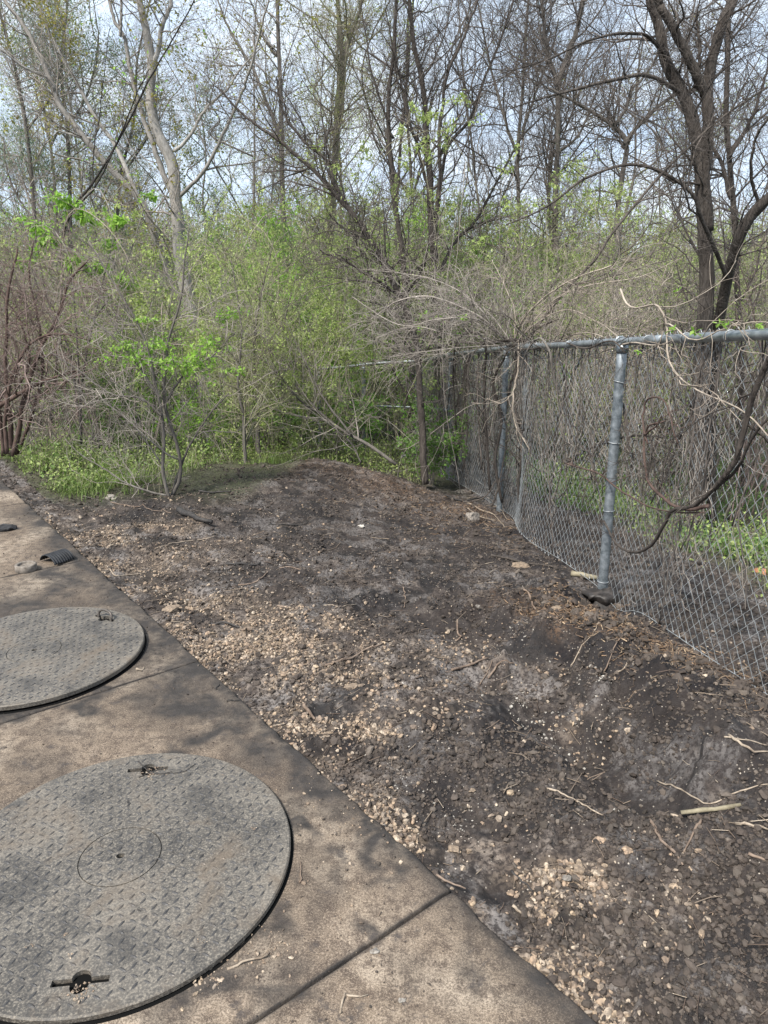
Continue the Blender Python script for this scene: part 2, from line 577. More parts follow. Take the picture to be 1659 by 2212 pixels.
green = np.maximum(green, sstep(-1.3, -1.6, xx - .25 * (yy - 5)) * sstep(5.6, 6.2, yy + .25 * fbm(xx, yy, .5, 2, 8)) * (s_ > .25))
center = np.array([[0, 0, -.13]])
mesh_np('ground', V, f.ravel(), np.full(len(f), 4), M['soil'], attrs={'sandy': sandy, 'char': char, 'mulch': mulch, 'green': green})
tag(bpy.data.objects['ground'], kind='structure')

# ------------------------------------------------------------------ concrete slab
m, tr, b = mat('stained_concrete', .88, .25)
oc = obj_co(tr)
dk = nt(tr, 'ShaderNodeAttribute', attribute_name='soot').outputs['Fac']
nA, nB, nC = noise(tr, 2.2, 6, .6, oc, .3), noise(tr, 24, 5, .7, oc), noise(tr, 170, 3, .7, oc)
col = ramp(tr, [(.36, (.100, .076, .055)), (.5, (.218, .170, .125)), (.62, (.37, .305, .235))], nA)
col = mixc(tr, ramp(tr, [(.40, .75), (.54, 0.0)], nB), col, (.055, .040, .031))
col = mixc(tr, ramp(tr, [(.40, .6), (.56, 0.0)], nC), col, (.06, .045, .035))
col = mixc(tr, ramp(tr, [(.56, 0.0), (.66, .6)], nC), col, (.34, .27, .21))
nE = noise(tr, 420, 2, .7, oc)
col = mixc(tr, ramp(tr, [(.36, .7), (.47, 0.0)], nE), col, (.042, .031, .024))
col = mixc(tr, ramp(tr, [(.56, 0.0), (.66, .5)], nE), col, (.36, .29, .23))
dkn = mth(tr, 'MULTIPLY', mth(tr, 'MULTIPLY', dk, 1.7, True), ramp(tr, [(.3, .55), (.55, 1.0)], noise(tr, 7, 5, .7, oc, .4)), True)
col = mixc(tr, dkn, col, mixc(tr, nB, (.008, .008, .008), (.058, .051, .047)))
col = mixc(tr, ramp(tr, [(.57, 0.0), (.66, .85)], noise(tr, 11, 6, .75, oc, .2)), col, (.05, .043, .04))
tr.links.new(col, b.inputs['Base Color'])
bump(tr, b, mth(tr, 'ADD', nC, mth(tr, 'MULTIPLY', nB, .8)), .55, .006)
M['concrete'] = m
SLAB_DARK = [(660, 1850, .05, .9), (655, 1760, .05, .8), (560, 2090, .05, .9), (480, 2150, .05, .9), (400, 1640, .06, .7), (200, 1690, .06, .7), (330, 1420, .05, .9), (200, 1520, .06, .9), (60, 1560, .06, .8), (830, 2010, .03, .8), (650, 2110, .04, .8), (760, 1700, .08, .9), (800, 1790, .05, .8), (60, 1720, .1, .3), (120, 1600, .12, .3), (330, 1290, .25, .9), (390, 1360, .2, .9), (250, 1230, .2, .6), (440, 1500, .16, .95), (520, 1560, .16, .95),
        (400, 1470, .12, .8), (600, 1640, .12, .8), (680, 1720, .1, .8), (300, 1640, .1, .1), (640, 1800, .08, .5),
        (740, 1880, .06, .5), (880, 1820, .06, .8), (700, 1700, .1, .9), (150, 1270, .2, .7), (40, 1330, .3, .6),
        (560, 2050, .08, .7), (460, 2150, .08, .5), (60, 1130, .3, .3), (330, 1500, .1, .5), (1040, 2030, .05, .4), (700, 1900, .10, .25), (900, 2100, .10, .2), (760, 1760, .1, .45),
        (1160, 2150, .04, .35), (900, 1900, .05, .6), (350, 1430, .1, .6), (200, 1400, .48, .7)]  # soot marks and, right of the far lid, a plain darker patch
k0 = math.floor((S0) / 1.646)
cuts = [S0] + [1.646 * k for k in range(-2, 5)] + [S1]
for a, c in zip(cuts[:-1], cuts[1:]):
    a, c = a + .0035, c - .0035
    nu, nv = int((c - a) / .02) + 2, 200
    uu = np.concatenate([[a, a, a + .004, a + .012], np.linspace(a + .03, c - .03, nu), [c - .012, c - .004, c, c]])
    vv = np.concatenate([[0, 0, -.004, -.012], -np.geomspace(.03, SLABW, nv), [-SLABW]])
    U, Vv = np.meshgrid(uu, vv, indexing='ij')
    dd = np.minimum(np.minimum(U - a, c - U), -Vv)
    chip = np.clip(fbm(U, Vv, .06, 4, 13, .6) * 2.2, 0, 1) * (.010 * np.exp(Vv / .012) + .002 * np.exp(-dd / .004))
    z = -.005 * np.exp(-dd / .003) - chip + fbm(U, Vv, .3, 3, 21) * .003
    z[0, :] = z[-1, :] = -.11
    z[:, 0] = z[:, -1] = -.11
    jig = fbm(U, Vv * 0 + 3, .15, 3, 77) * .010 * np.exp(-dd / .02)
    Vs = Vv + jig * (np.abs(Vv) < .1)
    XX = EA[0] + U * EU[0] + Vs * EN[0]
    YY = EA[1] + U * EU[1] + Vs * EN[1]
    n1, n2 = U.shape
    ii = np.arange(n1 * n2).reshape(n1, n2)
    f = np.stack([ii[:-1, :-1], ii[:-1, 1:], ii[1:, 1:], ii[1:, :-1]], -1).reshape(-1, 4)
    xq, yq = XX.ravel(), YY.ravel()
    soot = np.maximum(mask(xq, yq, SLAB_DARK), .85 * np.exp(-np.abs(Vv.ravel()) / np.where(yq > 1.9, .16, .06)) * np.clip(.75 + fbm(xq, yq, .5, 3, 61) * 1.6, 0, 1.2))
    soot = np.maximum(soot, .9 * np.exp(-dd.ravel() / .005))
    o = mesh_np('concrete_slab', np.stack([XX, YY, z], -1), f.ravel(), np.full(len(f), 4), M['concrete'], attrs={'soot': np.clip(soot, 0, 1)})
    tag(o, kind='structure')


# ------------------------------------------------------------------ stones
def ico(sub):
    import bmesh
    bm = bmesh.new()
    bmesh.ops.create_icosphere(bm, subdivisions=sub, radius=1)
    v = np.array([q.co[:] for q in bm.verts])
    fc = np.array([[q.index for q in p.verts] for p in bm.faces])
    bm.free()
    return v, fc


I1, I2, I3 = ico(1), ico(2), ico(3)


def rock_shapes(rg, base, n, flat=.6, rough=.22, cut=4):
    out = []
    for _ in range(n):
        v = base[0].copy()
        for _ in range(cut + 3):
            d = norm(rg.normal(size=3))
            h = rg.uniform(.45, .85)
            q = v @ d
            v = v - np.clip(q - h, 0, None)[:, None] * d
        v = v * (1 + rg.normal(size=(len(v), 1)) * rough * .25)
        v = v * np.array([rg.uniform(.8, 1.3), rg.uniform(.6, 1), flat * rg.uniform(.7, 1.1)])
        out.append(v)
    return np.array(out)


def scatter_rocks(rg, acc, C, size, base, flat=.65, sink=.25, nvar=24, tilt=.5):
    sh = rock_shapes(rg, base, nvar, flat)
    n = len(C)
    vi = rg.integers(0, nvar, n)
    a = rg.uniform(0, 2 * math.pi, n)
    ax, ay = rg.normal(size=n) * tilt, rg.normal(size=n) * tilt
    ca, sa = np.cos(a), np.sin(a)
    v = sh[vi] * size[:, None, None]
    x, y, z = v[..., 0], v[..., 1], v[..., 2]
    y, z = y * np.cos(ax)[:, None] - z * np.sin(ax)[:, None], y * np.sin(ax)[:, None] + z * np.cos(ax)[:, None]
    x, z = x * np.cos(ay)[:, None] - z * np.sin(ay)[:, None], x * np.sin(ay)[:, None] + z * np.cos(ay)[:, None]
    x, y = x * ca[:, None] - y * sa[:, None], x * sa[:, None] + y * ca[:, None]
    VV = np.stack([x, y, z], -1) + C[:, None, :]
    VV[..., 2] += (size * flat * (1 - 2 * sink) * .8)[:, None]
    m_ = base[0].shape[0]
    f = base[1][None] + (np.arange(n) * m_)[:, None, None]
    acc.add(VV, f.reshape(-1, 3))


def view_samples(rg, n, y0, y1, power=1.0, xr=.62):
    """points on the ground, denser near the viewer"""
    y = y0 * (y1 / y0) ** (rg.random(n) ** power)
    x = rg.uniform(-xr, xr, n) * (y + .45)
    return x, y


def stone_mat(name, cols, wear=.35):
    m, tr, b = mat(name, .85, .3)
    geo = nt(tr, 'ShaderNodeNewGeometry')
    k = len(cols)
    c = ramp(tr, [(i / (k - 1), q) for i, q in enumerate(cols)], geo.outputs['Random Per Island'])
    c = mixc(tr, ramp(tr, [(.40, wear), (.6, 0.0)], noise(tr, 90, 3, .6, obj_co(tr))), c, (.07, .055, .045))
    tr.links.new(c, b.inputs['Base Color'])
    bump(tr, b, noise(tr, 220, 3, .6, obj_co(tr)), .4, .004)
    return m


M['gravel'] = stone_mat('crushed_limestone', [(.09, .07, .055), (.26, .19, .135), (.38, .29, .20), (.26, .205, .158), (.46, .375, .285), (.10, .08, .067), (.36, .26, .18), (.16, .125, .10)], .7)
M['clod'] = stone_mat('soil_crumbs', [(.016, .013, .011), (.042, .033, .028), (.078, .063, .053), (.024, .020, .017), (.125, .104, .086)], .6)
M['ash'] = stone_mat('white_ash_flakes', [(.26, .24, .21), (.42, .40, .36), (.18, .16, .14)], .6)
M['stone_white'] = stone_mat('white_stone', [(.42, .39, .34), (.52, .49, .44)], .6)
M['stone_tan'] = stone_mat('tan_stone', [(.17, .13, .095), (.23, .175, .125)], .6)
M['stone_grey'] = stone_mat('grey_stone', [(.16, .14, .125), (.22, .195, .17)], .4)


def on_soil(x, y):
    u, s = slab_uv(x, y)
    return (s > .012) | (u < S0) | (u > S1)


rg = np.random.default_rng(11)
acc = Acc()
x, y = view_samples(rg, 260000, .75, 6.8)
keep = on_soil(x, y) & (rg.random(len(x)) < grav_density(x, y) ** np.where(y < 2.3, 1.7, 1.15) * np.where(y < 2.3, .55, .85)) & (x < np.interp(y, FY, FX) + 1.3)
x, y = x[keep], y[keep]
size = np.exp(rg.normal(size=len(x)) * .42) * .0060
size = np.clip(size, .0018, .015)
near = y < 2.6
C = np.stack([x, y, gz(x, y)], -1)
scatter_rocks(rg, acc, C[near], size[near] * 1.05, I2, .68, .34, 40)
scatter_rocks(rg, acc, C[~near], size[~near] * 1.1, I1, .68, .2, 30)
print('pebbles', len(x))
tag(acc.build('gravel', M['gravel'], smooth=False), 'loose tan and brown crushed gravel spread over the dark soil beside the slab', 'gravel', kind='stuff')

acc = Acc()
x, y = view_samples(rg, 150000, .7, 7.5)
keep = on_soil(x, y) & (rg.random(len(x)) < np.clip(fbm(x, y, .25, 3, 15) * 1.3 + .5, .05, 1))
x, y = x[keep], y[keep]
size = np.clip(np.exp(rg.normal(size=len(x)) * .55) * .0038, .0012, .016)
scatter_rocks(rg, acc, np.stack([x, y, gz(x, y)], -1), size * (1 + .12 * y), I1, .7, .25, 30)
tag(acc.build('soil_crumbs', M['clod'], smooth=False), 'dark brown crumbs and clods of soil lying all over the ground', 'soil', kind='stuff')

acc = Acc()
cl_px = [(250, 1172, .16, 140), (215, 1190, .1, 30), (600, 1215, .18, 60), (1130, 1390, .08, 50), (1260, 1345, .05, 30), (980, 1740, .05, 40),
         (1130, 1370, .08, 30), (1180, 1540, .12, 110), (1280, 1500, .06, 60), (1110, 1500, .1, 60), (860, 1700, .05, 50), (845, 1790, .03, 40),
         (1310, 1495, .03, 30), (1000, 1770, .05, 40), (1600, 1500, .05, 20), (1050, 1390, .12, 40), (960, 1500, .12, 40), (1240, 1560, .1, 50), (380, 1390, .2, 30),
         (1350, 1800, .05, 20), (830, 1640, .08, 30), (500, 1225, .3, 60)]
for px, py, rad, n in cl_px:
    n = int(n * .6)
    c = G(px, py, -.05)
    x, y = c[0] + rg.normal(size=n) * rad * .6, c[1] + rg.normal(size=n) * rad
    k = on_soil(x, y)
    x, y = x[k], y[k]
    scatter_rocks(rg, acc, np.stack([x, y, gz(x, y)], -1), np.clip(np.exp(rg.normal(size=len(x)) * .5) * .004, .0015, .011), I1, .5, .2, 20)
tag(acc.build('white_ash', M['ash'], smooth=False), 'scattered white ash and lime flakes on the scorched soil', 'ash', kind='stuff')

# grit and black debris on the slab
acc = Acc()
n = 9000
u, v = rg.uniform(-2, 6, n), -np.abs(rg.normal(size=n)) * .8
x, y = EA[0] + u * EU[0] + v * EN[0], EA[1] + u * EU[1] + v * EN[1]
k = (v < -.01)
x, y = x[k], y[k]
C = np.stack([x, y, x * 0 + .0005], -1)
scatter_rocks(rg, acc, C, np.clip(np.exp(rg.normal(size=len(x)) * .55) * .0016, .0007, .007), I1, .6, .1, 20)
tag(acc.build('slab_grit', M['clod'], smooth=False), 'dark grit and soot crumbs strewn over the concrete slab', 'grit', kind='stuff')

acc = Acc()
cx_ = [(560, 2065, .035, 60), (460, 2120, .03, 60), (585, 2040, .03, 40), (700, 1700, .1, 60), (720, 1770, .05, 50), (740, 1970, .06, 14), (860, 1780, .06, 30), (770, 1860, .08, 20), (610, 2060, .03, 12), (800, 2060, .06, 6)]
for px, py, rad, n in cx_:
    c = G(px, py)
    x, y = c[0] + rg.normal(size=n) * rad, c[1] + rg.normal(size=n) * rad
    k = ~on_soil(x, y)
    x, y = x[k], y[k]
    scatter_rocks(rg, acc, np.stack([x, y, x * 0], -1), np.clip(np.exp(rg.normal(size=len(x)) * .5) * .003, .001, .008), I1, .5, .1, 20)
tag(acc.build('slab_ash', M['gravel'], smooth=False), 'small heaps of pale grey ash and burnt crumbs on the slab by the near lid', 'ash', kind='stuff')


# individual stones a viewer could pick out
def stone(px, py, r, mt, label, z=None, base=I3, flat=.65, name='stone'):
    c = G(px, py, -.05 if z is None else z)
    if z is None:
        for _ in range(6):
            c = G(px, py, float(gz(c[0], c[1])))
    q = rock_shapes(rg, base, 1, flat, .05)[0] * r
    q = q * (1 + .35 * fbm(q[:, 0] * 9, q[:, 1] * 9 + q[:, 2] * 7, r * 4, 4, int(px), .6))[:, None]
    q[:, 2] += r * flat * .5
    o = mesh_np(name, q, base[1].ravel(), np.full(len(base[1]), 3), mt, smooth=False)
    o.location = [float(k) for k in c]
    tag(o, label, 'stone')
    return o


stone(1031, 1311, .013, M['ash'], 'single white stone on bare dark soil near the middle of the ground')
stone(1250, 1883, .020, M['stone_tan'], 'pointed orange tan stone in the gravel beyond the near slab corner', name='stone', flat=.8)
stone(1224, 1900, .015, M['ash'], 'pale pink grey stone just left of the pointed orange tan stone', flat=.8)
stone(1192, 1765, .009, M['ash'], 'small white stone among brown pebbles in the middle right gravel')
stone(1020, 1700 + 10, .014, M['stone_tan'], 'tan stone on the dark soil by the gravel left of the green tipped twig')
stone(980, 1838, .020, M['stone_tan'], 'larger of two tan stones close to the slab edge gravel')
stone(1013, 1842, .016, M['stone_tan'], 'smaller tan stone to the right of the larger one near the slab edge')
stone(1294, 1818, .028, M['gravel'], 'long flat sandy stone half buried in the soil', flat=.4)
stone(1355, 1842, .018, M['gravel'], 'pale crumbly stone right of the long flat sandy stone', flat=.8)
stone(765, 1486, .045, M['stone_tan'], 'flat brownish slab of stone at the edge of the pale gravel', flat=.3)
stone(1022, 1123, .075, M['stone_grey'], 'dark grey boulder at the foot of the second fence post', flat=.9)
stone(1122, 1225, .06, M['stone_tan'], 'flat tan stone beside the long dark stick below the fence', flat=.4)
stone(1205, 1320, .035, M['stone_tan'], 'tan stone in the eroded bank left of the near post')
stone(780, 1140, .03, M['stone_white'], 'small pale stone on the bare soil far up the clearing')
stone(372, 1318, .05, M['stone_tan'], 'broad pale stone lying in the gravel right beside the slab', flat=.35)
stone(622, 966, .10, M['stone_grey'], 'large grey rock behind the soil crest on the grass')
stone(590, 968, .08, M['stone_grey'], 'grey rock at the foot of the thin saplings')
stone(808, 2055, .010, M['ash'], 'white chip lying on the slab right of the near lid', z=0.0)
stone(867, 2162, .009, M['ash'], 'small white chip on the nearest slab corner below', z=0.0)

# ------------------------------------------------------------------ manhole lids
m, tr, b = mat('worn_tread_steel', .55, .4)
oc = obj_co(tr)
nA, nB, nC = noise(tr, 3.0, 5, .6, oc, .3), noise(tr, 170, 3, .7, oc), noise(tr, 6, 6, .75, oc, .5)
col = ramp(tr, [(.34, (.068, .062, .055)), (.52, (.105, .095, .083)), (.68, (.155, .138, .117))], nA)
col = mixc(tr, ramp(tr, [(.50, 0.0), (.64, .75)], nB), col, (.25, .22, .18))
col = mixc(tr, ramp(tr, [(.32, .5), (.46, 0.0)], nB), col, (.03, .027, .024))
col = mixc(tr, ramp(tr, [(.38, .6), (.50, 0.0)], nC), col, (.032, .031, .031))

hi = nt(tr, 'ShaderNodeAttribute', attribute_name='lug').outputs['Fac']
col = mixc(tr, mth(tr, 'MULTIPLY', hi, .9), col, mixc(tr, nB, (.018, .018, .021), (.075, .073, .072)))
col = mixc(tr, ramp(tr, [(.52, 0.0), (.68, .75)], noise(tr, 5.5, 6, .7, oc, .5)), col, (.125, .098, .073))
col = mixc(tr, ramp(tr, [(.60, 0.0), (.70, .85)], noise(tr, 13, 6, .75, oc, .8)), col, (.020, .018, .017))
tr.links.new(col, b.inputs['Base Color'])
b.inputs['Metallic'].default_value = .25
tr.links.new(ramp(tr, [(.35, .42), (.6, .75)], nB), b.inputs['Roughness'])
bump(tr, b, nB, .35, .003)
M['steel_lid'] = m
m, tr, b = mat('painted_darkness', .95, .1)
b.inputs['Base Color'].default_value = (.004, .004, .004, 1)  # flat near-black that paints the darkness inside the lid holes
M['dark_fill'] = m
m, tr, b = mat('rusty_steel', .6, .4)
tr.links.new(ramp(tr, [(.35, (.05, .045, .042)), (.65, (.14, .12, .105))], noise(tr, 60, 4, .7, obj_co(tr))), b.inputs['Base Color'])
b.inputs['Metallic'].default_value = .5
M['rust'] = m


def lid(cx, cy, z0, r, th_, slots, label, seed):
    """tread plate disc; slots = list of (x, y, dirx, diry)"""
    rg = np.random.default_rng(seed)
    root = thing('manhole_lid', (cx, cy, z0), label, 'manhole lid')
    import bmesh

    def solid(fn):
        bm = bmesh.new()
        fn(bm)
        me = bpy.data.meshes.new('tmp')
        bm.to_mesh(me)
        bm.free()
        o = bpy.data.objects.new('tmp', me)
        COL.objects.link(o)
        return o

    def disc(bm):
        rings = [(r - .004, th_), (r, th_ - .004), (r, .0)]
        n = 160
        vs = [[bm.verts.new((q * math.cos(2 * math.pi * i / n), q * math.sin(2 * math.pi * i / n), h)) for i in range(n)] for q, h in rings]
        for a_, b_ in zip(vs[:-1], vs[1:]):
            for i in range(n):
                bm.faces.new((a_[i], b_[i], b_[(i + 1) % n], a_[(i + 1) % n]))
        bm.faces.new(vs[0])
        bm.faces.new(vs[-1][::-1])

    def prism(bm, poly, z0_, z1_):
        lo = [bm.verts.new((x, y, z0_)) for x, y in poly]
        hi_ = [bm.verts.new((x, y, z1_)) for x, y in poly]
        k = len(poly)
        for i in range(k):
            bm.faces.new((lo[i], lo[(i + 1) % k], hi_[(i + 1) % k], hi_[i]))
        bm.faces.new(hi_)
        bm.faces.new(lo[::-1])

    body = solid(disc)
    cutters = []
    for sx, sy, dx, dy in slots:
        nx, ny = -dy, dx
        pts = [(-.066, -.009), (-.022, -.009)]
        pts += [(.022 * math.cos(a), -.009 - .016 * math.sin(-a) if False else -.009 + .024 * math.sin(a)) for a in np.linspace(math.pi, 2 * math.pi, 9)]
        pts += [(.066, -.009), (.066, .009), (.022, .009)]
        pts += [(.022 * math.cos(a), .009 + .020 * math.sin(a)) for a in np.linspace(0, math.pi, 9)]
        pts += [(-.022, .009), (-.066, .009)]
        cl_ = []
        for p in pts:
            if not cl_ or math.hypot(p[0] - cl_[-1][0], p[1] - cl_[-1][1]) > 1e-4:
                cl_.append(p)
        poly = [(sx + p[0] * dx + p[1] * nx, sy + p[0] * dy + p[1] * ny) for p in cl_]
        cutters.append(solid(lambda bm, poly=poly: prism(bm, poly, .003, .05)))
    cutters.append(solid(lambda bm: prism(bm, [(.012 * math.cos(a), .0095 * math.sin(a)) for a in np.linspace(0, 2 * math.pi, 15)[:-1]], .003, .05)))

    def ring(bm):
        n = 72
        g0, g1 = .1115, .1145
        R_ = []
        for q, h in ((g0, th_ - .006), (g1, th_ - .006), (g1, .05), (g0, .05)):
            R_.append([bm.verts.new((q * math.cos(2 * math.pi * i / n), q * math.sin(2 * math.pi * i / n), h)) for i in range(n)])
        for a_, b_ in zip(R_, R_[1:] + R_[:1]):
            for i in range(n):
                bm.faces.new((a_[i], a_[(i + 1) % n], b_[(i + 1) % n], b_[i]))
        bmesh.ops.recalc_face_normals(bm, faces=bm.faces)
    cutters.append(solid(ring))
    for c in cutters:
        md = body.modifiers.new('b', 'BOOLEAN')
        md.operation = 'DIFFERENCE'
        md.solver = 'EXACT'
        md.object = c
    dg = bpy.context.evaluated_depsgraph_get()
    me = bpy.data.meshes.new_from_object(body.evaluated_get(dg))
    bm = bmesh.new()
    bm.from_mesh(me)
    bmesh.ops.triangulate(bm, faces=bm.faces, quad_method='BEAUTY', ngon_method='BEAUTY')
    bm.to_mesh(me)
    bm.free()
    V0 = np.array([v.co[:] for v in me.vertices])
    F0 = [list(p.vertices) for p in me.polygons]
    for o in cutters + [body]:
        bpy.data.objects.remove(o)
    # lugs in the usual alternating pattern
    A_ = Acc()
    A_.V.append(V0)
    A_.n = len(V0)
    A_.A.append(np.zeros(len(V0)))
    for fc in F0:
        A_.L.append(np.array(fc))
        A_.S.append(np.array([len(fc)]))
    pit = .0275
    g = int(r / pit) + 1
    lug = []
    rot = .35
    for i in range(-g, g + 1):
        for j in range(-g, g + 1):
            px_, py_ = i * pit, j * pit
            x = px_ * math.cos(rot) - py_ * math.sin(rot)
            y = px_ * math.sin(rot) + py_ * math.cos(rot)
            if math.hypot(x, y) > r - .018 or abs(math.hypot(x, y) - .113) < .008 or math.hypot(x, y) < .022:
                continue
            if any(abs((x - s[0]) * s[2] + (y - s[1]) * s[3]) < .08 and abs(-(x - s[0]) * s[3] + (y - s[1]) * s[2]) < .036 for s in slots):
                continue
            lug.append((x + rg.normal() * .0006, y + rg.normal() * .0006, rot + (R(45) if (i + j) % 2 else R(-45))))
    lug = np.array(lug)
    n = len(lug)
    L_, w_, h_ = .0135, .0044, .0032
    prof = np.array([[-1, 0, 0], [-.45, -.9, 0], [.45, -.9, 0], [1, 0, 0], [.45, .9, 0], [-.45, .9, 0],
                     [-.5, 0, 1], [0, -.42, 1], [.5, 0, 1], [0, .42, 1]]) * np.array([L_, w_, h_])
    ca, sa = np.cos(lug[:, 2])[:, None], np.sin(lug[:, 2])[:, None]
    sc_ = rg.uniform(.85, 1.05, n)[:, None]
    VX = lug[:, 0:1] + (prof[None, :, 0] * ca - prof[None, :, 1] * sa) * sc_
    VY = lug[:, 1:2] + (prof[None, :, 0] * sa + prof[None, :, 1] * ca) * sc_
    VZ = th_ - .0004 + prof[None, :, 2] * rg.uniform(.6, 1, n)[:, None]
    tri = np.array([[0, 1, 6], [1, 7, 6], [1, 2, 7], [2, 8, 7], [2, 3, 8], [3, 4, 8], [4, 9, 8], [4, 5, 9], [5, 6, 9], [5, 0, 6], [6, 7, 8], [6, 8, 9]])
    at = np.ones(len(prof) * n)
    A_.add(np.stack([VX, VY, VZ], -1), (tri[None] + (np.arange(n) * 10)[:, None, None]).reshape(-1, 3), at)
    o = A_.build('tread_plate', M['steel_lid'], root, smooth=False, attr='lug')
    o.parent = root
    # black sheets painting in the dark of the slots and key hole
    for k, s in enumerate(list(slots) + [(0, 0, 1, 0)]):
        B_ = Acc()
        hw, hh_ = (.068, .03) if k < len(slots) else (.013, .013)
        q = [(-hw, -hh_), (hw, -hh_), (hw, hh_), (-hw, hh_)]
        B_.add([[s[0] + a_ * s[2] - b_ * s[3], s[1] + a_ * s[3] + b_ * s[2], .0035] for a_, b_ in q], [[0, 1, 2, 3]])
        B_.build('hole_shade', M['dark_fill'], root, smooth=False)
    # frame collar lying under the plate
    C_ = Acc()
    n = 120
    for q0, q1, h in ((r + .006, r + .006, 0), ):
        a_ = np.arange(n) * 2 * math.pi / n
        ringv = lambda q, h: np.stack([q * np.cos(a_), q * np.sin(a_), np.full(n, h)], -1)
        VV = np.concatenate([ringv(r - .03, -z0 + .0015), ringv(r + .008, -z0 + .0015), ringv(r + .009, -z0 - .003), ])
        i = np.arange(n)
        j = (i + 1) % n
        fs = np.concatenate([np.stack([i, j, j + n, i + n], -1), np.stack([i + n, j + n, j + 2 * n, i + 2 * n], -1)])
        C_.add(VV, fs[:, ::-1])
        VV = np.concatenate([ringv(r - .02, -z0 + .001), ringv(r - .02, .001)])
        C_.add(VV, np.stack([i, j, j + n, i + n], -1))
    C_.build('seat_ring', M['dark_fill'], root)
    return root


def unit(x, y):
    q = math.hypot(x, y)
    return x / q, y / q


L1 = lid(-.757, 1.672, .006, .485, .016,
         [(-.046, .392, *unit(.78, .092)), (.046, -.392, *unit(.78, .092))],
         'nearest round tread plate manhole lid with two keyhole slots, cut by the left frame edge', 5)
L2 = lid(-1.585, 2.905, .012, .475, .020,
         [(.193, .335, *unit(.335, -.193)), (-.193, -.335, *unit(.335, -.193))],
         'farther round tread plate manhole lid with a steel pull handle standing in its slot', 6)
# pull handle
A_ = Acc()
hp = [(-.045, 0, .012), (-.046, .004, .035), (-.034, .010, .052), (0, .013, .058), (.034, .010, .052), (.046, .004, .034), (.045, 0, .012)]
pts = crom(np.array(hp), 24)
d_ = np.array(unit(.335, -.193))
W_ = np.stack([.193 + pts[:, 0] * d_[0] - pts[:, 1] * d_[1], .335 + pts[:, 0] * d_[1] + pts[:, 1] * d_[0], pts[:, 2]], -1)
A_.tubes(W_, np.full(24, .0065), 8)
A_.build('handle', M['rust'], L2)


# ------------------------------------------------------------------ small objects on the slab
def flatmat(name, c0, c1, sc=30, rough=.7, metal=0, spec=.4, bs=0.2):
    m, tr, b = mat(name, rough, spec)
    n_ = noise(tr, sc, 4, .65, obj_co(tr))
    tr.links.new(ramp(tr, [(.35, c0), (.65, c1)], n_), b.inputs['Base Color'])
    b.inputs['Metallic'].default_value = metal
    if bs:
        bump(tr, b, n_, bs, .004)
    return m


M['ringconc'] = flatmat('grey_cement', (.09, .075, .062), (.20, .175, .15), 40, .9)
M['blackplastic'] = flatmat('black_plastic', (.012, .013, .015), (.03, .032, .036), 20, .6, 0, .15)
M['cloth'] = flatmat('black_cloth', (.012, .012, .013), (.03, .03, .032), 20, .9)
M['galv'] = flatmat('galvanised_steel', (.20, .225, .24), (.34, .37, .39), 24, .42, .7, .5, .05)
M['galv_bright'] = flatmat('bright_galvanised_wire', (.24, .255, .265), (.42, .44, .45), 25, .45, .5, .5, 0)
M['tar'] = flatmat('tarry_footing', (.010, .009, .009), (.045, .038, .034), 24, .55, 0, .4, .9)
M['wood_brown'] = flatmat('brown_stick_bark', (.09, .062, .045), (.20, .15, .115), 30, .85)
M['wood_pale'] = flatmat('bleached_wood', (.15, .115, .085), (.32, .265, .205), 60, .85)
M['wood_black'] = flatmat('charred_wood', (.012, .011, .011), (.045, .04, .037), 30, .75)
M['wood_olive'] = flatmat('olive_log_bark', (.10, .085, .055), (.24, .21, .145), 22, .85)
M['plasticbag'] = flatmat('white_litter', (.30, .31, .31), (.5, .51, .51), 12, .5)
M['orange'] = flatmat('dry_orange_leaves', (.30, .12, .06), (.45, .22, .12), 12, .8)

# cement ring
c = G(57, 1232)
A_ = Acc()
n = 40
a_ = np.arange(n) * 2 * math.pi / n
prof = [(.058, 0), (.061, .004), (.060, .038), (.056, .042), (.046, .042), (.043, .038), (.043, .004)]
VV = np.concatenate([np.stack([q * np.cos(a_) * (1 + .02 * np.sin(3 * a_ + h * 30)), q * np.sin(a_), np.full(n, h)], -1) for q, h in prof])
i = np.arange(n)
j = (i + 1) % n
fs = np.concatenate([np.stack([i + k * n, j + k * n, j + (k + 1) * n, i + (k + 1) * n], -1) for k in range(len(prof) - 1)])
A_.add(VV, fs)
A_.add(np.vstack([np.stack([.0445 * np.cos(a_), .0445 * np.sin(a_), np.full(n, .028)], -1), [[0, 0, .024]]]), np.stack([i, j, np.full(n, n)], -1))
o = A_.build('cement_ring', M['ringconc'])
o.location = [float(q) for q in c]
tag(o, 'short round grey cement ring lying on the slab', 'cement ring')

# half piece of corrugated pipe
c = G(124, 1212)
A_ = Acc()
L_, nl, na = .135, 120, 24
ss = np.linspace(-L_ / 2, L_ / 2, nl)
rr = .078 + .0032 * np.sign(np.sin(ss / .0165 * 2 * math.pi)) * np.abs(np.sin(ss / .0165 * 2 * math.pi)) ** .5
an = np.linspace(R(8), R(172), na)
VV = []
for off in (0, -.003):
    VV.append(np.stack([np.outer(rr + off, np.cos(an)), np.outer(ss, np.ones(na)), np.outer((rr + off) * .72, np.sin(an))], -1))
VV = np.stack(VV)
ii = np.arange(2 * nl * na).reshape(2, nl, na)
fo = np.stack([ii[0, :-1, :-1], ii[0, 1:, :-1], ii[0, 1:, 1:], ii[0, :-1, 1:]], -1).reshape(-1, 4)
fi = np.stack([ii[1, :-1, :-1], ii[1, :-1, 1:], ii[1, 1:, 1:], ii[1, 1:, :-1]], -1).reshape(-1, 4)
e1 = np.stack([ii[0, 0, :-1], ii[0, 0, 1:], ii[1, 0, 1:], ii[1, 0, :-1]], -1)
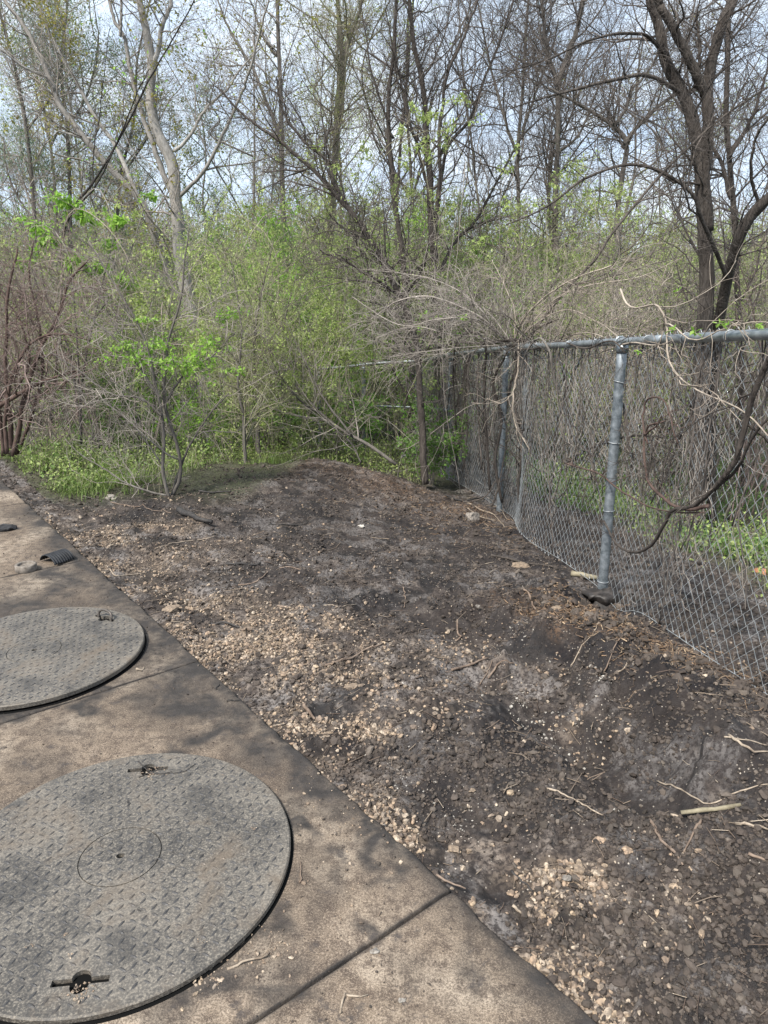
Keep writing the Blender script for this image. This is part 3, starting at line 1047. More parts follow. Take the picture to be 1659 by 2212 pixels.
e2 = np.stack([ii[0, -1, :-1], ii[1, -1, :-1], ii[1, -1, 1:], ii[0, -1, 1:]], -1)
e3 = np.stack([ii[0, :-1, 0], ii[1, :-1, 0], ii[1, 1:, 0], ii[0, 1:, 0]], -1)
e4 = np.stack([ii[0, :-1, -1], ii[0, 1:, -1], ii[1, 1:, -1], ii[1, :-1, -1]], -1)
A_.add(VV, np.concatenate([fo, fi, e1, e2, e3, e4]))
o = A_.build('pipe_piece', M['blackplastic'])
o.location = (float(c[0]), float(c[1]), .002)
o.rotation_euler = (0, 0, R(-32))
tag(o, 'cut half shell of black corrugated plastic pipe lying on the slab', 'pipe piece')

# crumpled black rag at the left edge
c = G(8, 1145)
v, fc = I3
v = v * np.array([.085, .045, .028])
v = v + np.stack([fbm(v[:, 0] * 3, v[:, 1] * 3 + k, .08, 3, 5 + k) for k in range(3)], -1) * .03
v[:, 2] = np.maximum(v[:, 2] + .012, 0.001)
o = mesh_np('black_rag', v, fc.ravel(), np.full(len(fc), 3), M['cloth'])
o.location = [float(q) for q in c]
tag(o, 'crumpled black glove or rag lying on the slab at the far left', 'rag')


# sticks and twigs lying about: pixel paths on the ground
def stick(path, r, mt, label, lift=0.0, name='stick', n=18, group=None, side=0, zz=None, cat='stick', knots=True):
    pts = []
    for px, py in path:
        c = G(px, py, -.05 if zz is None else zz)
        if zz is None:
            for _ in range(5):
                c = G(px, py, float(gz(c[0], c[1])))
        pts.append(c)
    ln_ = np.linalg.norm(np.diff(np.array(pts), axis=0), axis=1).sum()
    n = int(np.clip(ln_ / (2.6 * r), 6, 20))
    pts = crom(np.array(pts), n)
    if zz is None:
        g = gz(pts[:, 0], pts[:, 1])
        pts[:, 2] = np.maximum(np.convolve(np.pad(g, 2, 'edge'), np.ones(5) / 5, 'valid'), g - r * .4) + r * .8 + lift
    else:
        pts[:, 2] = zz + r * .9 + lift
    pts += fbm(np.linspace(0, 9, n) + r * 999, path[0][0] + np.zeros(n), 3, 2, 5)[:, None] * r * rg.normal(size=(1, 3)) * 2
    pts[1:-1] += (rg.normal(size=(n - 2, 3)) * (rg.random((n - 2, 1)) < .35)) * min(r * .55, .004) * np.array([1, 1, .4])
    rad = np.linspace(1, .6, n) * r * .75 * (1 + rg.normal(size=n) * .12)
    A_ = Acc()
    A_.tubes(pts, rad, 8)
    if side:
        s1, r1 = sprout(rg, pts, rad, side, (.03, .12), (25, 60), .1, 5, .15, .5, .2)
        A_.tubes(s1, r1, 4)
    org = pts[0].copy()
    o = A_.build(name, mt, origin=org)
    return tag(o, label, cat, group)


stick([(1470, 1768), (1530, 1762), (1600, 1738)], .0105, M['wood_olive'], 'thickest olive brown stick on the soil at the right edge of the frame')
stick([(1402, 1777), (1430, 1820), (1470, 1878)], .0065, M['wood_brown'], 'straight brown stick slanting down towards the viewer below the olive stick', side=1)
stick([(1516, 1772), (1495, 1805), (1476, 1842)], .0055, M['wood_brown'], 'short curved brown stick just below the thick olive stick')
stick([(1422, 1660), (1470, 1695), (1530, 1710), (1590, 1708), (1659, 1690)], .004, M['wood_pale'], 'long thin bowed twig on the right side soil')
stick([(1180, 1705), (1240, 1728), (1300, 1762)], .0045, M['wood_pale'], 'straight pale twig with a green tip on the middle right soil')
stick([(1105, 1883), (1125, 1900), (1150, 1928)], .0045, M['wood_black'], 'short dark stick in the gravel below the slab corner', side=1)
stick([(1106, 1960), (1130, 1975)], .006, M['wood_pale'], 'stubby pale wood bit at the slab edge')
stick([(943, 1890), (970, 1908), (1006, 1922)], .0045, M['wood_brown'], 'curved twig lying over the slab edge at the end of the joint', zz=.002)
stick([(1000, 1840 + 170), (1030, 2000 + 30)], .003, M['wood_pale'], 'tiny pale twig on the soil beside the nearest slab panel') if False else None
stick([(700, 1440), (740, 1436), (780, 1410), (829, 1390)], .008, M['wood_brown'], 'wavy brown root like stick in the middle of the clearing', side=2)
stick([(776, 1402), (790, 1388), (815, 1388)], .007, M['wood_brown'], 'short hooked stick touching the wavy stick from above')
stick([(450, 1345), (490, 1353), (543, 1365)], .008, M['wood_black'], 'dark stick on the pale gravel next to the slab')
stick([(488, 1222), (530, 1222), (565, 1218)], .014, M['wood_black'], 'charred black stick lying crosswise further up the clearing')
stick([(390, 1108), (420, 1122), (458, 1137)], .035, M['wood_black'], 'thick charred log end in front of the leafy shrub', side=2)
stick([(975, 1448), (1010, 1440), (1052, 1428)], .009, M['wood_brown'], 'straight stick left of the eroded bank')
stick([(1055, 1470), (1080, 1465), (1108, 1452)], .007, M['wood_brown'], 'crooked thin stick just below the straight one near the bank')
stick([(1036, 1480), (1050, 1460), (1062, 1445)], .004, M['wood_brown'], 'upright looking short twig between the two bank sticks')
stick([(988, 1350), (990, 1365), (989, 1382)], .008, M['wood_brown'], 'short stick pointing at the viewer left of the bank')
stick([(1060, 1200), (1100, 1212), (1140, 1220), (1200, 1228)], .014, M['bark_dark'], 'long dark stick under the fence beside the flat tan stone')
stick([(1235, 1247), (1262, 1250), (1290, 1255)], .028, M['wood_olive'], 'short thick piece of wood left of the near post foot')
stick([(657, 1522), (665, 1540), (680, 1556)], .010, M['wood_brown'], 'stubby brown stick in the dense gravel')
stick([(870, 1270), (875, 1290), (872, 1315)], .005, M['wood_brown'], 'small twig standing out on the bare soil in the middle')
stick([(640, 1185), (700, 1165), (775, 1146)], .006, M['wood_pale'], 'long pale twig across the upper clearing') if False else None
stick([(332, 1187), (400, 1170), (462, 1160)], .006, M['wood_pale'], 'long pale twig on sandy ground near the slab')
stick([(232, 1225), (245, 1240), (262, 1245), (318, 1238)], .006, M['wood_pale'], 'pale forked twig sticking onto the soil beside the pipe piece')
stick([(462, 1222), (480, 1206), (496, 1192)], .004, M['wood_pale'], 'very thin pale twig slanting above the charred stick')
stick([(515, 1265), (560, 1252), (575, 1235)], .007, M['wood_brown'], 'bent twig below the charred stick')
stick([(605, 1230), (640, 1230), (668, 1233)], .006, M['wood_brown'], 'reddish thin twig right of the charred stick')
stick([(580, 1132), (625, 1134), (665, 1130)], .008, M['wood_black'], 'black wavy twig on the upper clearing soil', side=1)
stick([(430, 1062), (470, 1064), (500, 1062)], .012, M['wood_black'], 'dark twig lying near the grass edge behind the shrub')
stick([(240, 1085), (300, 1095), (370, 1105)], .006, M['wood_brown'], 'thin brown runner in front of the grass', side=1)
stick([(700, 1310), (735, 1312), (770, 1308)], .004, M['wood_pale'], 'faint pale twig below the middle of the clearing')
stick([(1330, 1455), (1352, 1438), (1366, 1405)], .005, M['wood_pale'], 'pale curved twig standing on the bank below the post')
stick([(1310, 1402), (1345, 1402), (1370, 1392)], .004, M['wood_brown'], 'thin root across the brown bank')
stick([(1232, 1398), (1260, 1392), (1288, 1390)], .004, M['wood_pale'], 'thin pale twig on the bank under the footing')
stick([(1130, 1285), (1150, 1310), (1172, 1318)], .009, M['wood_brown'], 'brown root piece at the top of the bank')
stick([(1570, 1608), (1610, 1615), (1659, 1628)], .006, M['wood_pale'], 'lower of two pale twigs at the right frame edge')
stick([(1560, 1620), (1600, 1600), (1659, 1612)], .004, M['wood_pale'], 'upper of two pale twigs at the right frame edge')
stick([(1585, 1780), (1620, 1790), (1659, 1795)], .006, M['wood_pale'], 'pale twig entering from the right beside the olive stick')
stick([(1620, 1850), (1640, 1855), (1659, 1862)], .006, M['wood_brown'], 'short brown twig end at the right frame edge')
stick([(1530, 1440), (1545, 1460), (1540, 1490)], .004, M['wood_pale'], 'thin pale rootlet by the fence bottom')
# on the slab
stick([(735, 2190), (740, 2165), (745, 2150)], .0035, M['wood_pale'], 'upright arm of the L shaped pair of twigs on the near slab', zz=.001)
stick([(744, 2152), (770, 2152), (795, 2150)], .0032, M['wood_pale'], 'lying arm of the L shaped pair of twigs on the near slab', zz=.001)
stick([(490, 2092), (530, 2082), (580, 2070)], .0045, M['wood_pale'], 'knobbly pale twig on ash beside the near lid', zz=.001, side=1)
stick([(645, 1905), (648, 1880), (647, 1860)], .0035, M['wood_brown'], 'thin twig on the slab touching the right rim of the near lid', zz=.001)
stick([(298, 1450), (310, 1443)], .006, M['wood_pale'], 'small pale wood chip between the far lid and the joint', zz=.001)
stick([(465, 1490), (478, 1476)], .0035, M['wood_black'], 'tiny black twig on the darker part of the slab', zz=.001)
stick([(490, 1516), (518, 1512)], .0035, M['wood_black'], 'small dark splinter to the right of the tiny black twig', zz=.001)
stick([(130, 1690), (150, 1680), (170, 1666)], .003, M['wood_black'], 'thin black twig at the upper left rim of the near lid', zz=.003)
# debris in the near lid's upper slot
top = .006 + .016
for k, (pp, lb) in enumerate([([(298, 1645), (320, 1665), (345, 1672), (372, 1668)], 'bent black twig over the upper slot of the near lid'),
                              ([(315, 1672), (350, 1672), (395, 1668), (420, 1652)], 'long curved black twig beside the upper slot of the near lid'),
                              ([(300, 1680), (330, 1668), (360, 1658)], 'short straight black twig crossing the upper slot of the near lid')]):
    stick(pp, .0022, M['wood_black'], lb, zz=top, name='burnt_twig', cat='twig')
acc = Acc()
for px, py, rad, n, sz in [(330, 1668, .02, 40, .0035), (176, 2142, .014, 50, .0035), (435, 2036, .006, 10, .003), (154, 2062, .006, 8, .0035), (63, 2043, .006, 10, .003),
                           (143, 2018, .006, 8, .003), (614, 1842, .006, 12, .0045), (550, 1790, .006, 8, .003), (230, 1990, .3, 60, .0012), (350, 1900, .25, 80, .0012)]:
    c = G(px, py, top)
    x, y = c[0] + rg.normal(size=n) * rad, c[1] + rg.normal(size=n) * rad * .8
    k = (x + .757) ** 2 + (y - 1.672) ** 2 < .46 ** 2
    x, y = x[k], y[k]
    scatter_rocks(rg, acc, np.stack([x, y, x * 0 + top - .001], -1), np.clip(np.exp(rg.normal(size=len(x)) * .4) * sz * .8, .0006, .007), I1, .6, .1, 20)
tag(acc.build('lid_ash', M['gravel'], smooth=False), 'little clumps of grey ash and burnt bits lying on the near lid', 'ash', kind='stuff')

# wood chip mulch on the bank
acc = Acc()
n = 4400
x = np.concatenate([G(px, py, -.05)[0] + rg.normal(size=n // 8) * w for px, py, w in
                    [(1230, 1330, .1), (1260, 1370, .08), (1350, 1410, .12), (1420, 1440, .12), (1180, 1300, .12), (1000, 1060, .35), (850, 1020, .5), (1300, 1360, .1)]])
y = np.concatenate([G(px, py, -.05)[1] + rg.normal(size=n // 8) * w for px, py, w in
                    [(1230, 1330, .1), (1260, 1370, .08), (1350, 1410, .12), (1420, 1440, .12), (1180, 1300, .12), (1000, 1060, .35), (850, 1020, .5), (1300, 1360, .1)]])
C = np.stack([x, y, gz(x, y) + .003], -1)
d = norm(rg.normal(size=(len(C), 3)) * np.array([1, 1, .35]))
ln = rg.uniform(.006, .022, len(C))[:, None]
acc.tubes(np.stack([C - d * ln, C + d * ln], 1), np.repeat(rg.uniform(.001, .0035, len(C))[:, None], 2, 1), 4)
M['chips'] = stone_mat('wood_chips', [(.05, .032, .022), (.12, .075, .045), (.25, .165, .10), (.07, .045, .03), (.40, .30, .20)], .6)
tag(acc.build('wood_chips', M['chips'], smooth=False), 'orange brown rotten wood chips on the bank below the fence', 'wood chips', kind='stuff')

# ragged clods and rootlets of the eroded bank
acc = Acc()
xs, ys = [], []
for px, py, w, n in [(1260, 1370, .09, 260), (1330, 1400, .09, 260), (1400, 1440, .09, 260), (1480, 1480, .10, 260), (1570, 1530, .10, 240), (1200, 1330, .09, 200), (1300, 1300, .10, 200), (1180, 1290, .12, 160),
                     (1380, 1500, .12, 200), (1100, 1110, .2, 160), (1000, 1070, .3, 200), (1620, 1580, .1, 150)]:
    c = G(px, py, -.05)
    xs.append(c[0] + rg.normal(size=n) * w)
    ys.append(c[1] + rg.normal(size=n) * w * 1.3)
x, y = np.concatenate(xs), np.concatenate(ys)
scatter_rocks(rg, acc, np.stack([x, y, gz(x, y)], -1), np.clip(np.exp(rg.normal(size=len(x)) * .55) * .0085, .003, .028), I2, .75, .28, 40, .8)
tag(acc.build('bank_clods', M['clod'], smooth=False), 'broken black brown clods of the eroded bank along the fence foot', 'soil', kind='stuff')
acc = Acc()
n = 420
k = rg.integers(0, len(x), n)
b0 = np.stack([x[k], y[k], gz(x[k], y[k]) + .004], -1)
K = 7
d = norm(np.stack([rg.normal(size=n), rg.normal(size=n), rg.normal(size=n) * .3], -1))
Pt = b0[:, None] + np.cumsum(d[:, None] * .012 + rg.normal(size=(n, K, 3)) * np.array([.006, .006, .003]), 1)
Pt[..., 2] = np.maximum(Pt[..., 2], gz(Pt[..., 0], Pt[..., 1]) + .001)
acc.tubes(Pt, np.tile(rg.uniform(.0006, .0018, (n, 1)), (1, K)), 4)
tag(acc.build('rootlets', M['chips']), 'fine brown rootlets hanging out of the eroded bank by the fence', 'roots', kind='stuff')

# litter of fine twigs over the soil, too many to count
acc = Acc()
x, y = view_samples(rg, 1700, .9, 9)
k = on_soil(x, y) & (rg.random(len(x)) < .8)
x, y = x[k], y[k]
C = np.stack([x, y, gz(x, y) + .004], -1)
a = rg.uniform(0, math.pi, len(C))
d = np.stack([np.cos(a), np.sin(a), rg.normal(size=len(C)) * .08], -1)
ln = (rg.uniform(.012, .05, len(C)) * (1 + y * .12))[:, None]
acc.tubes(np.stack([C - d * ln, C + rg.normal(size=C.shape) * ln * .1, C + d * ln], 1), np.repeat((rg.uniform(.0006, .0015, len(C)) * (1 + y * .12))[:, None], 3, 1), 3)
M['litter'] = stone_mat('twig_litter', [(.05, .035, .028), (.14, .1, .075), (.3, .24, .18), (.09, .065, .05), (.42, .35, .27)], .3)
tag(acc.build('twig_litter', M['litter']), 'fine broken twigs and stalks littered over the soil', 'twig litter', kind='stuff')


M['leaf_weed'] = leafmat('weed_leaves', [(.08, .15, .04), (.13, .24, .05), (.22, .31, .10)], .4)
M['leaf_grass'] = leafmat('grass_blades', [(.10, .17, .04), (.17, .25, .06), (.26, .30, .11)], .35)
# ================================================================== vegetation
def ppath(pts, n=None):
    """pts: (px, py, distance ahead)"""
    w = np.array([P(*p) for p in pts])
    return crom(w, n or max(8, 4 * len(w)))


def plant(name, label, cat, stems, levels, bk, tw, leaf=None, seed=1, group=None, root=None, trunkname='trunk', crown='crown',
          sides=8, rough=.0):
    """stems: list of (3-D path, r0, r1). levels: list of dicts for sprout; leaf: (material, count, size, aspect, tmin, jitter)"""
    rg = np.random.default_rng(seed)
    K = max(len(s[0]) for s in stems)
    K = max(K, 24)
    Pt = np.stack([crom(s[0], K) for s in stems])
    # real stems are never perfectly smooth
    Pt = Pt + np.cumsum(rg.normal(size=Pt.shape), 1) * rough * np.array([1, 1, .3])
    Rd = np.stack([np.linspace(1, 0, K) ** .9 * (s[1] - s[2]) + s[2] for s in stems]) * (.82 if cat == 'tree' else 1)
    Rd = Rd * (1 + rg.normal(size=Rd.shape) * .035)
    org = Pt[0, 0].copy() if root is None else np.array(root, float)
    t = thing(name, org, label, cat, group)
    a = Acc()
    a.tubes(Pt, Rd, sides)
    few = levels and levels[0]['n'] <= 20
    if few:
        b = a
    else:
        a.build(trunkname, bk, t, origin=org)
        b = Acc()
    prev = [(Pt, Rd)]
    last = None
    for lv in levels:
        lv = dict(lv)
        n = lv.pop('n')
        L = lv.pop('L')
        src = prev[-1]
        o = sprout(rg, src[0], src[1], n, L, **lv)
        b.tubes(o[0], o[1], 4 if len(prev) == 1 else 3)
        prev.append(o)
        last = o
    if levels:
        b.build(trunkname if few else crown, bk if few else tw, t, origin=org)
    if leaf:
        lm, cnt, size, asp, tmin, jit = leaf[:6]
        src = prev[-1][0]
        C = along(rg, src, cnt, tmin, jit)
        if len(leaf) > 6:          # keep only clumps
            q = leaf[6]
            kk = fbm(C[:, 0] + C[:, 2] * .7, C[:, 1] + C[:, 2], q, 2, seed) > leaf[7]
            C = C[kk]
        Vv, ff = leaf_quads(rg, C, size, asp)
        c = Acc()
        c.add(Vv, ff)
        c.build('leaves', lm, t, smooth=False, origin=org)
    return t


def ST(r0, r1, *pts):
    return (ppath(pts), r0, r1)


def Yz(Y, *pts):
    return [(a, b, Y) for a, b in pts]


def TW(n1, n2, n3, L1, L2, L3, up=.10, ang=(30, 80), wob=.20, tmin=.15, k1=8, rm=.0013):
    n3 = int(n3 * .8)
    l = [dict(n=n1, L=L1, ang=ang, up=up, K=k1, wob=wob, tmin=tmin, rr=.5, rmin=rm * 1.8),
         dict(n=n2, L=L2, ang=(30, 80), up=up * .6, K=6, wob=wob, rr=.6, rmin=rm * 1.25)]
    if n3:
        l.append(dict(n=n3, L=L3, ang=(30, 75), up=up * .5, K=4, wob=wob, rr=.6, rmin=rm))
    return l


# ---- pale barked tree on the left
plant('pale_tree', 'big pale grey barked tree dividing into several ascending limbs, left of centre', 'tree', [
    ST(.17, .035, *Yz(12, (468, 985), (463, 953), (445, 853), (415, 678), (395, 583), (390, 500), (383, 425), (375, 350), (345, 290), (328, 225), (328, 140), (315, 65), (300, 0), (288, -90), (282, -220))),
    ST(.045, .02, *Yz(12, (328, 145), (345, 100), (362, 40), (370, 0), (372, -80), (380, -200))),
    ST(.055, .018, *Yz(12, (378, 430), (350, 370), (330, 320), (300, 250), (275, 150), (258, 75), (235, 30), (215, -40), (200, -150))),
    ST(.03, .012, *Yz(12, (258, 78), (262, 40), (263, -10), (270, -120))),
    ST(.034, .010, *Yz(12, (376, 328), (410, 300), (450, 240), (505, 190), (530, 150), (580, 100))),
    ST(.036, .012, (385, 425, 12), (440, 370, 11.8), (480, 290, 11.6), (520, 200, 11.4), (535, 150, 11.3), (560, 60, 11.2), (590, -40, 11)),
], TW(75, 560, 3400, (.7, 2.2), (.35, 1.1), (.15, .55), rm=.0014), M['bark_pale'], M['twig_grey'], (M['leaf_olive'], 9000, .045, .75, .3, .03, .5, .02), 3, rough=.006, sides=12)
plant('leaning_tree', 'long pale stem leaning up to the left edge from behind the pale tree', 'tree', [
    ST(.085, .025, (425, 930, 12.6), (412, 760, 12.5), (390, 650, 12.4), (345, 540, 12.3), (305, 440, 12.2), (240, 370, 12.1), (190, 310, 12), (135, 235, 12), (120, 200, 12), (85, 120, 12), (50, 60, 12), (0, -10, 12), (-40, -90, 12)),
    ST(.045, .015, (300, 430, 12.2), (250, 320, 12.4), (200, 250, 12.5), (145, 150, 12.6), (120, 115, 12.7), (75, 20, 12.8), (40, -80, 13)),
    ST(.03, .012, (120, 200, 12), (100, 170, 11.9), (60, 150, 11.8), (10, 110, 11.7), (-50, 60, 11.6)),
    ST(.025, .01, (200, 300, 12), (150, 290, 11.9), (90, 260, 11.8), (30, 190, 11.7)),
], TW(60, 420, 2300, (.6, 2.0), (.35, 1.0), (.15, .5), rm=.0014), M['bark_pale'], M['twig_grey'], (M['leaf_olive'], 8000, .045, .75, .3, .03, .5, .03), 4, rough=.006, sides=10)
plant('dark_leaning_tree', 'slim dark stem leaning to the right across the pale limbs at upper left', 'tree', [
    ST(.026, .007, (100, 1000, 9.6), (122, 800, 9.8), (135, 600, 10), (138, 520, 10), (163, 450, 10), (200, 400, 10), (240, 340, 10), (290, 250, 10), (330, 170, 10), (350, 130, 10), (390, 60, 10), (420, 0, 10), (450, -80, 10)),
    ST(.012, .005, (200, 402, 10), (207, 320, 10.1), (215, 250, 10.2), (222, 180, 10.2), (240, 60, 10.3)),
    ST(.014, .006, (160, 455, 9.9), (215, 395, 9.9), (265, 290, 9.8), (300, 200, 9.7), (325, 150, 9.6)),
], TW(34, 220, 1000, (.4, 1.4), (.25, .8), (.1, .4)), M['bark_black'], M['twig_dark'], (M['leaf_bright'], 260, .05, .6, .5, .04), 5, rough=.004)
# ---- centre
plant('arching_tree', 'dark stem arching down from upper centre with a dense mat of dead twigs on it', 'tree', [
    ST(.05, .010, (918, 1045, 7.60), (912, 985, 7.60), (908, 860, 7.70), (900, 740, 7.80), (862, 640, 7.90), (815, 550, 8.00), (770, 475, 8.00), (720, 415, 8.00), (670, 360, 8.00), (620, 310, 8.00), (565, 270, 8.00), (520, 235, 8.00), (480, 190, 8.00)),
    ST(.03, .008, (775, 480, 8.00), (720, 400, 8.10), (700, 350, 8.20), (640, 300, 8.20), (600, 240, 8.30), (585, 170, 8.30)),
    ST(.02, .008, (862, 640, 7.90), (810, 600, 7.60), (740, 560, 7.50), (690, 540, 7.40)),
], TW(110, 900, 3600, (.4, 1.6), (.25, .9), (.1, .4), up=.05, wob=.28), M['bark_dark'], M['twig_dark'], (M['leaf_pale'], 500, .03, .5, .3, .02), 6, rough=.006)
plant('slim_tree', 'slender near black trunk rising straight, left one of the dark pair in the centre', 'tree', [
    ST(.06, .02, (905, 980, 10.5), (893, 830, 10.7), (882, 700, 10.9), (875, 550, 11), (860, 425, 11), (850, 300, 11), (850, 200, 11), (860, 125, 11), (870, 0, 11), (876, -120, 11)),
    ST(.02, .008, (850, 300, 11), (820, 200, 11), (800, 120, 11.1), (790, 0, 11.2)),
], TW(60, 430, 2400, (.5, 1.9), (.3, .9), (.12, .45)), M['bark_dark'], M['twig_dark'], None, 7, rough=.006)
plant('forked_tree', 'right of the two central dark trunks, dividing into a fan of upright limbs', 'tree', [
    ST(.09, .02, (985, 990, 11), (965, 860, 11), (945, 700, 11), (937, 550, 11), (930, 425, 11), (920, 325, 11), (912, 200, 11), (890, 100, 11), (880, 0, 11), (872, -100, 11)),
    ST(.038, .012, (935, 520, 11), (950, 400, 10.9), (950, 300, 10.8), (960, 225, 10.8), (980, 140, 10.8), (1015, 65, 10.8), (1045, 0, 10.8), (1090, -90, 10.8)),
    ST(.036, .012, (937, 540, 11), (950, 440, 11.2), (970, 320, 11.3), (1020, 260, 11.3), (1060, 170, 11.4), (1095, 100, 11.4), (1130, 0, 11.4), (1150, -80, 11.4)),
    ST(.035, .012, (945, 600, 11), (985, 520, 11.4), (1030, 470, 11.6), (1115, 310, 12), (1180, 240, 12.2)),
    ST(.03, .01, (930, 425, 11), (900, 330, 11), (870, 240, 11), (845, 130, 11.2), (830, 20, 11.3)),
], TW(120, 950, 4800, (.6, 2.2), (.35, 1.1), (.12, .5)), M['bark_dark'], M['twig_dark'], (M['leaf_blue'], 900, .03, .5, .3, .02, .6, .05), 8, rough=.007, sides=10)
plant('mossy_tree', 'pale trunk with yellow green moss behind the arching stem', 'tree', [
    ST(.12, .035, (700, 900, 17), (705, 700, 17), (715, 520, 17), (725, 350, 17), (730, 270, 17), (740, 140, 17), (738, 60, 17), (733, -20, 17), (730, -120, 17)),
    ST(.07, .025, (732, 270, 17), (748, 120, 17), (765, 60, 17), (785, 0, 17), (800, -90, 17)),
], TW(80, 560, 2800, (.8, 2.8), (.5, 1.4), (.2, .6), rm=.0018), M['bark_moss'], M['twig_olive'], (M['leaf_olive'], 3600, .05, .6, .3, .03, .7, -.05), 9, rough=.008, sides=10)
plant('straight_tree', 'straight grey brown trunk left of the mossy one, tiny buds on its twigs', 'tree', [
    ST(.085, .022, (625, 900, 16), (620, 600, 16), (612, 400, 16), (610, 250, 16), (600, 50, 16), (605, -20, 16), (610, -120, 16)),
    ST(.05, .018, (612, 300, 16), (580, 230, 16), (545, 150, 16), (500, 70, 16), (470, -10, 16)),
    ST(.045, .015, (600, 120, 16), (565, 60, 16), (545, 0, 16)),
], TW(80, 560, 3000, (.8, 2.6), (.5, 1.3), (.2, .6), rm=.0018), M['bark_grey'], M['twig_grey'], (M['leaf_olive'], 3600, .05, .6, .3, .03, .6, -.02), 10, rough=.008, sides=10)
# ---- right
plant('far_trunk_tree', 'thin straight dark trunk, first one right of the fan shaped tree', 'tree', [
    ST(.06, .022, (1118, 840, 16), (1120, 640, 16), (1125, 485, 16), (1122, 350, 16), (1128, 230, 16), (1134, 125, 16), (1140, 0, 16), (1145, -120, 16)),
    ST(.04, .015, (1122, 340, 16), (1090, 260, 16), (1060, 160, 16), (1040, 60, 16), (1020, -40, 16)),
    ST(.04, .015, (1125, 300, 16), (1150, 220, 16), (1180, 130, 16), (1200, 40, 16)),
], TW(100, 800, 4000, (.8, 2.6), (.5, 1.3), (.2, .6), rm=.0017), M['bark_grey'], M['twig_dark'], (M['leaf_pale'], 700, .04, .5, .3, .02), 11, rough=.008)
plant('budding_tree', 'grey trunk dividing in two at the upper middle right, buds on the tips', 'tree', [
    ST(.085, .025, (1205, 860, 15), (1202, 640, 15), (1200, 470, 15), (1204, 325, 15), (1202, 190, 15), (1180, 110, 15), (1170, 0, 15), (1160, -110, 15)),
    ST(.07, .025, (1203, 190, 15), (1225, 115, 15), (1245, 50, 15), (1255, 0, 15), (1268, -110, 15)),
    ST(.035, .012, (1203, 330, 15), (1250, 290, 15), (1290, 200, 15), (1320, 100, 15)),
], TW(110, 850, 4400, (.8, 2.6), (.5, 1.3), (.2, .6), rm=.0017), M['bark_grey'], M['twig_dark'], None, 12, rough=.008, sides=10)
plant('crooked_tree', 'slim crooked tree with a zigzag fork left of the big ridged trunk', 'tree', [
    ST(.075, .02, (1325, 860, 13.5), (1326, 640, 13.6), (1330, 435, 14), (1345, 320, 14), (1325, 280, 14), (1265, 240, 14), (1210, 210, 14), (1170, 190, 14)),
    ST(.04, .012, (1324, 280, 14), (1355, 235, 14), (1372, 190, 14), (1390, 170, 14), (1430, 90, 14), (1450, 20, 14)),
    ST(.05, .015, (1344, 320, 14), (1385, 270, 14), (1455, 210, 14), (1520, 190, 14), (1600, 120, 14)),
], TW(100, 760, 3800, (.7, 2.3), (.4, 1.2), (.15, .55), rm=.0016), M['bark_grey'], M['twig_dark'], None, 13, rough=.008)
plant('ridged_tree', 'largest tree at right, deeply ridged dark trunk behind the fence splitting into heavy limbs', 'tree', [
    ST(.098, .036, (1502, 1190, 6.8), (1508, 1080, 6.8), (1512, 900, 6.8), (1524, 720, 6.8), (1530, 603, 6.8), (1526, 500, 6.8), (1520, 410, 6.8), (1510, 310, 6.8), (1485, 215, 6.8), (1445, 140, 6.8), (1425, 50, 6.8), (1408, 0, 6.8), (1390, -110, 6.8)),
    ST(.066, .048, (1527, 500, 6.8), (1520, 430, 6.8), (1516, 390, 6.8), (1522, 330, 6.78), (1526, 280, 6.75), (1524, 200, 6.75), (1535, 125, 6.75), (1555, 50, 6.75), (1575, 0, 6.75), (1600, -100, 6.75)),
    ST(.05, .032, (1524, 205, 6.75), (1505, 160, 6.7), (1480, 110, 6.65), (1435, 35, 6.6), (1415, 0, 6.6), (1360, -60, 6.5)),
    ST(.022, .010, (1500, 190, 6.78), (1510, 120, 6.78), (1510, 70, 6.78), (1511, 30, 6.78)),
    ST(.022, .006, (1470, 200, 6.8), (1400, 165, 6.6), (1330, 172, 6.4), (1240, 195, 6.3), (1180, 210, 6.3), (1100, 235, 6.2)),
    ST(.018, .005, (1450, 150, 6.8), (1410, 85, 6.6), (1350, 75, 6.4), (1270, 90, 6.3), (1180, 130, 6.2), (1080, 160, 6.1)),
], TW(90, 620, 2800, (.4, 1.7), (.25, .9), (.1, .45)), M['bark_rough'], M['twig_dark'], None, 14, rough=.003, sides=18)
plant('leaning_tree', 'thick ridged trunk leaning up to the right edge beside the largest tree', 'tree', [
    ST(.058, .055, (1540, 1150, 7.4), (1538, 980, 7.2), (1540, 820, 7.0), (1552, 680, 6.8), (1580, 550, 6.5), (1600, 490, 6.4), (1635, 440, 6.3), (1690, 395, 6.2), (1780, 330, 6.1)),
    ST(.018, .006, (1640, 440, 6.3), (1625, 370, 6.2), (1633, 300, 6.1), (1660, 250, 6.0), (1700, 210, 6.0)),
    ST(.022, .006, (1570, 600, 6.5), (1520, 480, 6.2), (1490, 410, 6.1), (1380, 355, 6.1), (1270, 382, 6.1), (1180, 445, 6.1), (1090, 485, 6.1)),
    ST(.017, .008, (1085, 1080, 6.9), (1092, 900, 6.7), (1130, 760, 6.3), (1215, 640, 6.1), (1290, 560, 6.0), (1330, 500, 6), (1430, 380, 6), (1500, 310, 6), (1555, 260, 6), (1659, 190, 6), (1740, 150, 6)),
], TW(60, 400, 1800, (.4, 1.5), (.25, .8), (.1, .4)), M['bark_rough'], M['twig_dark'], None, 15, rough=.003, sides=16)
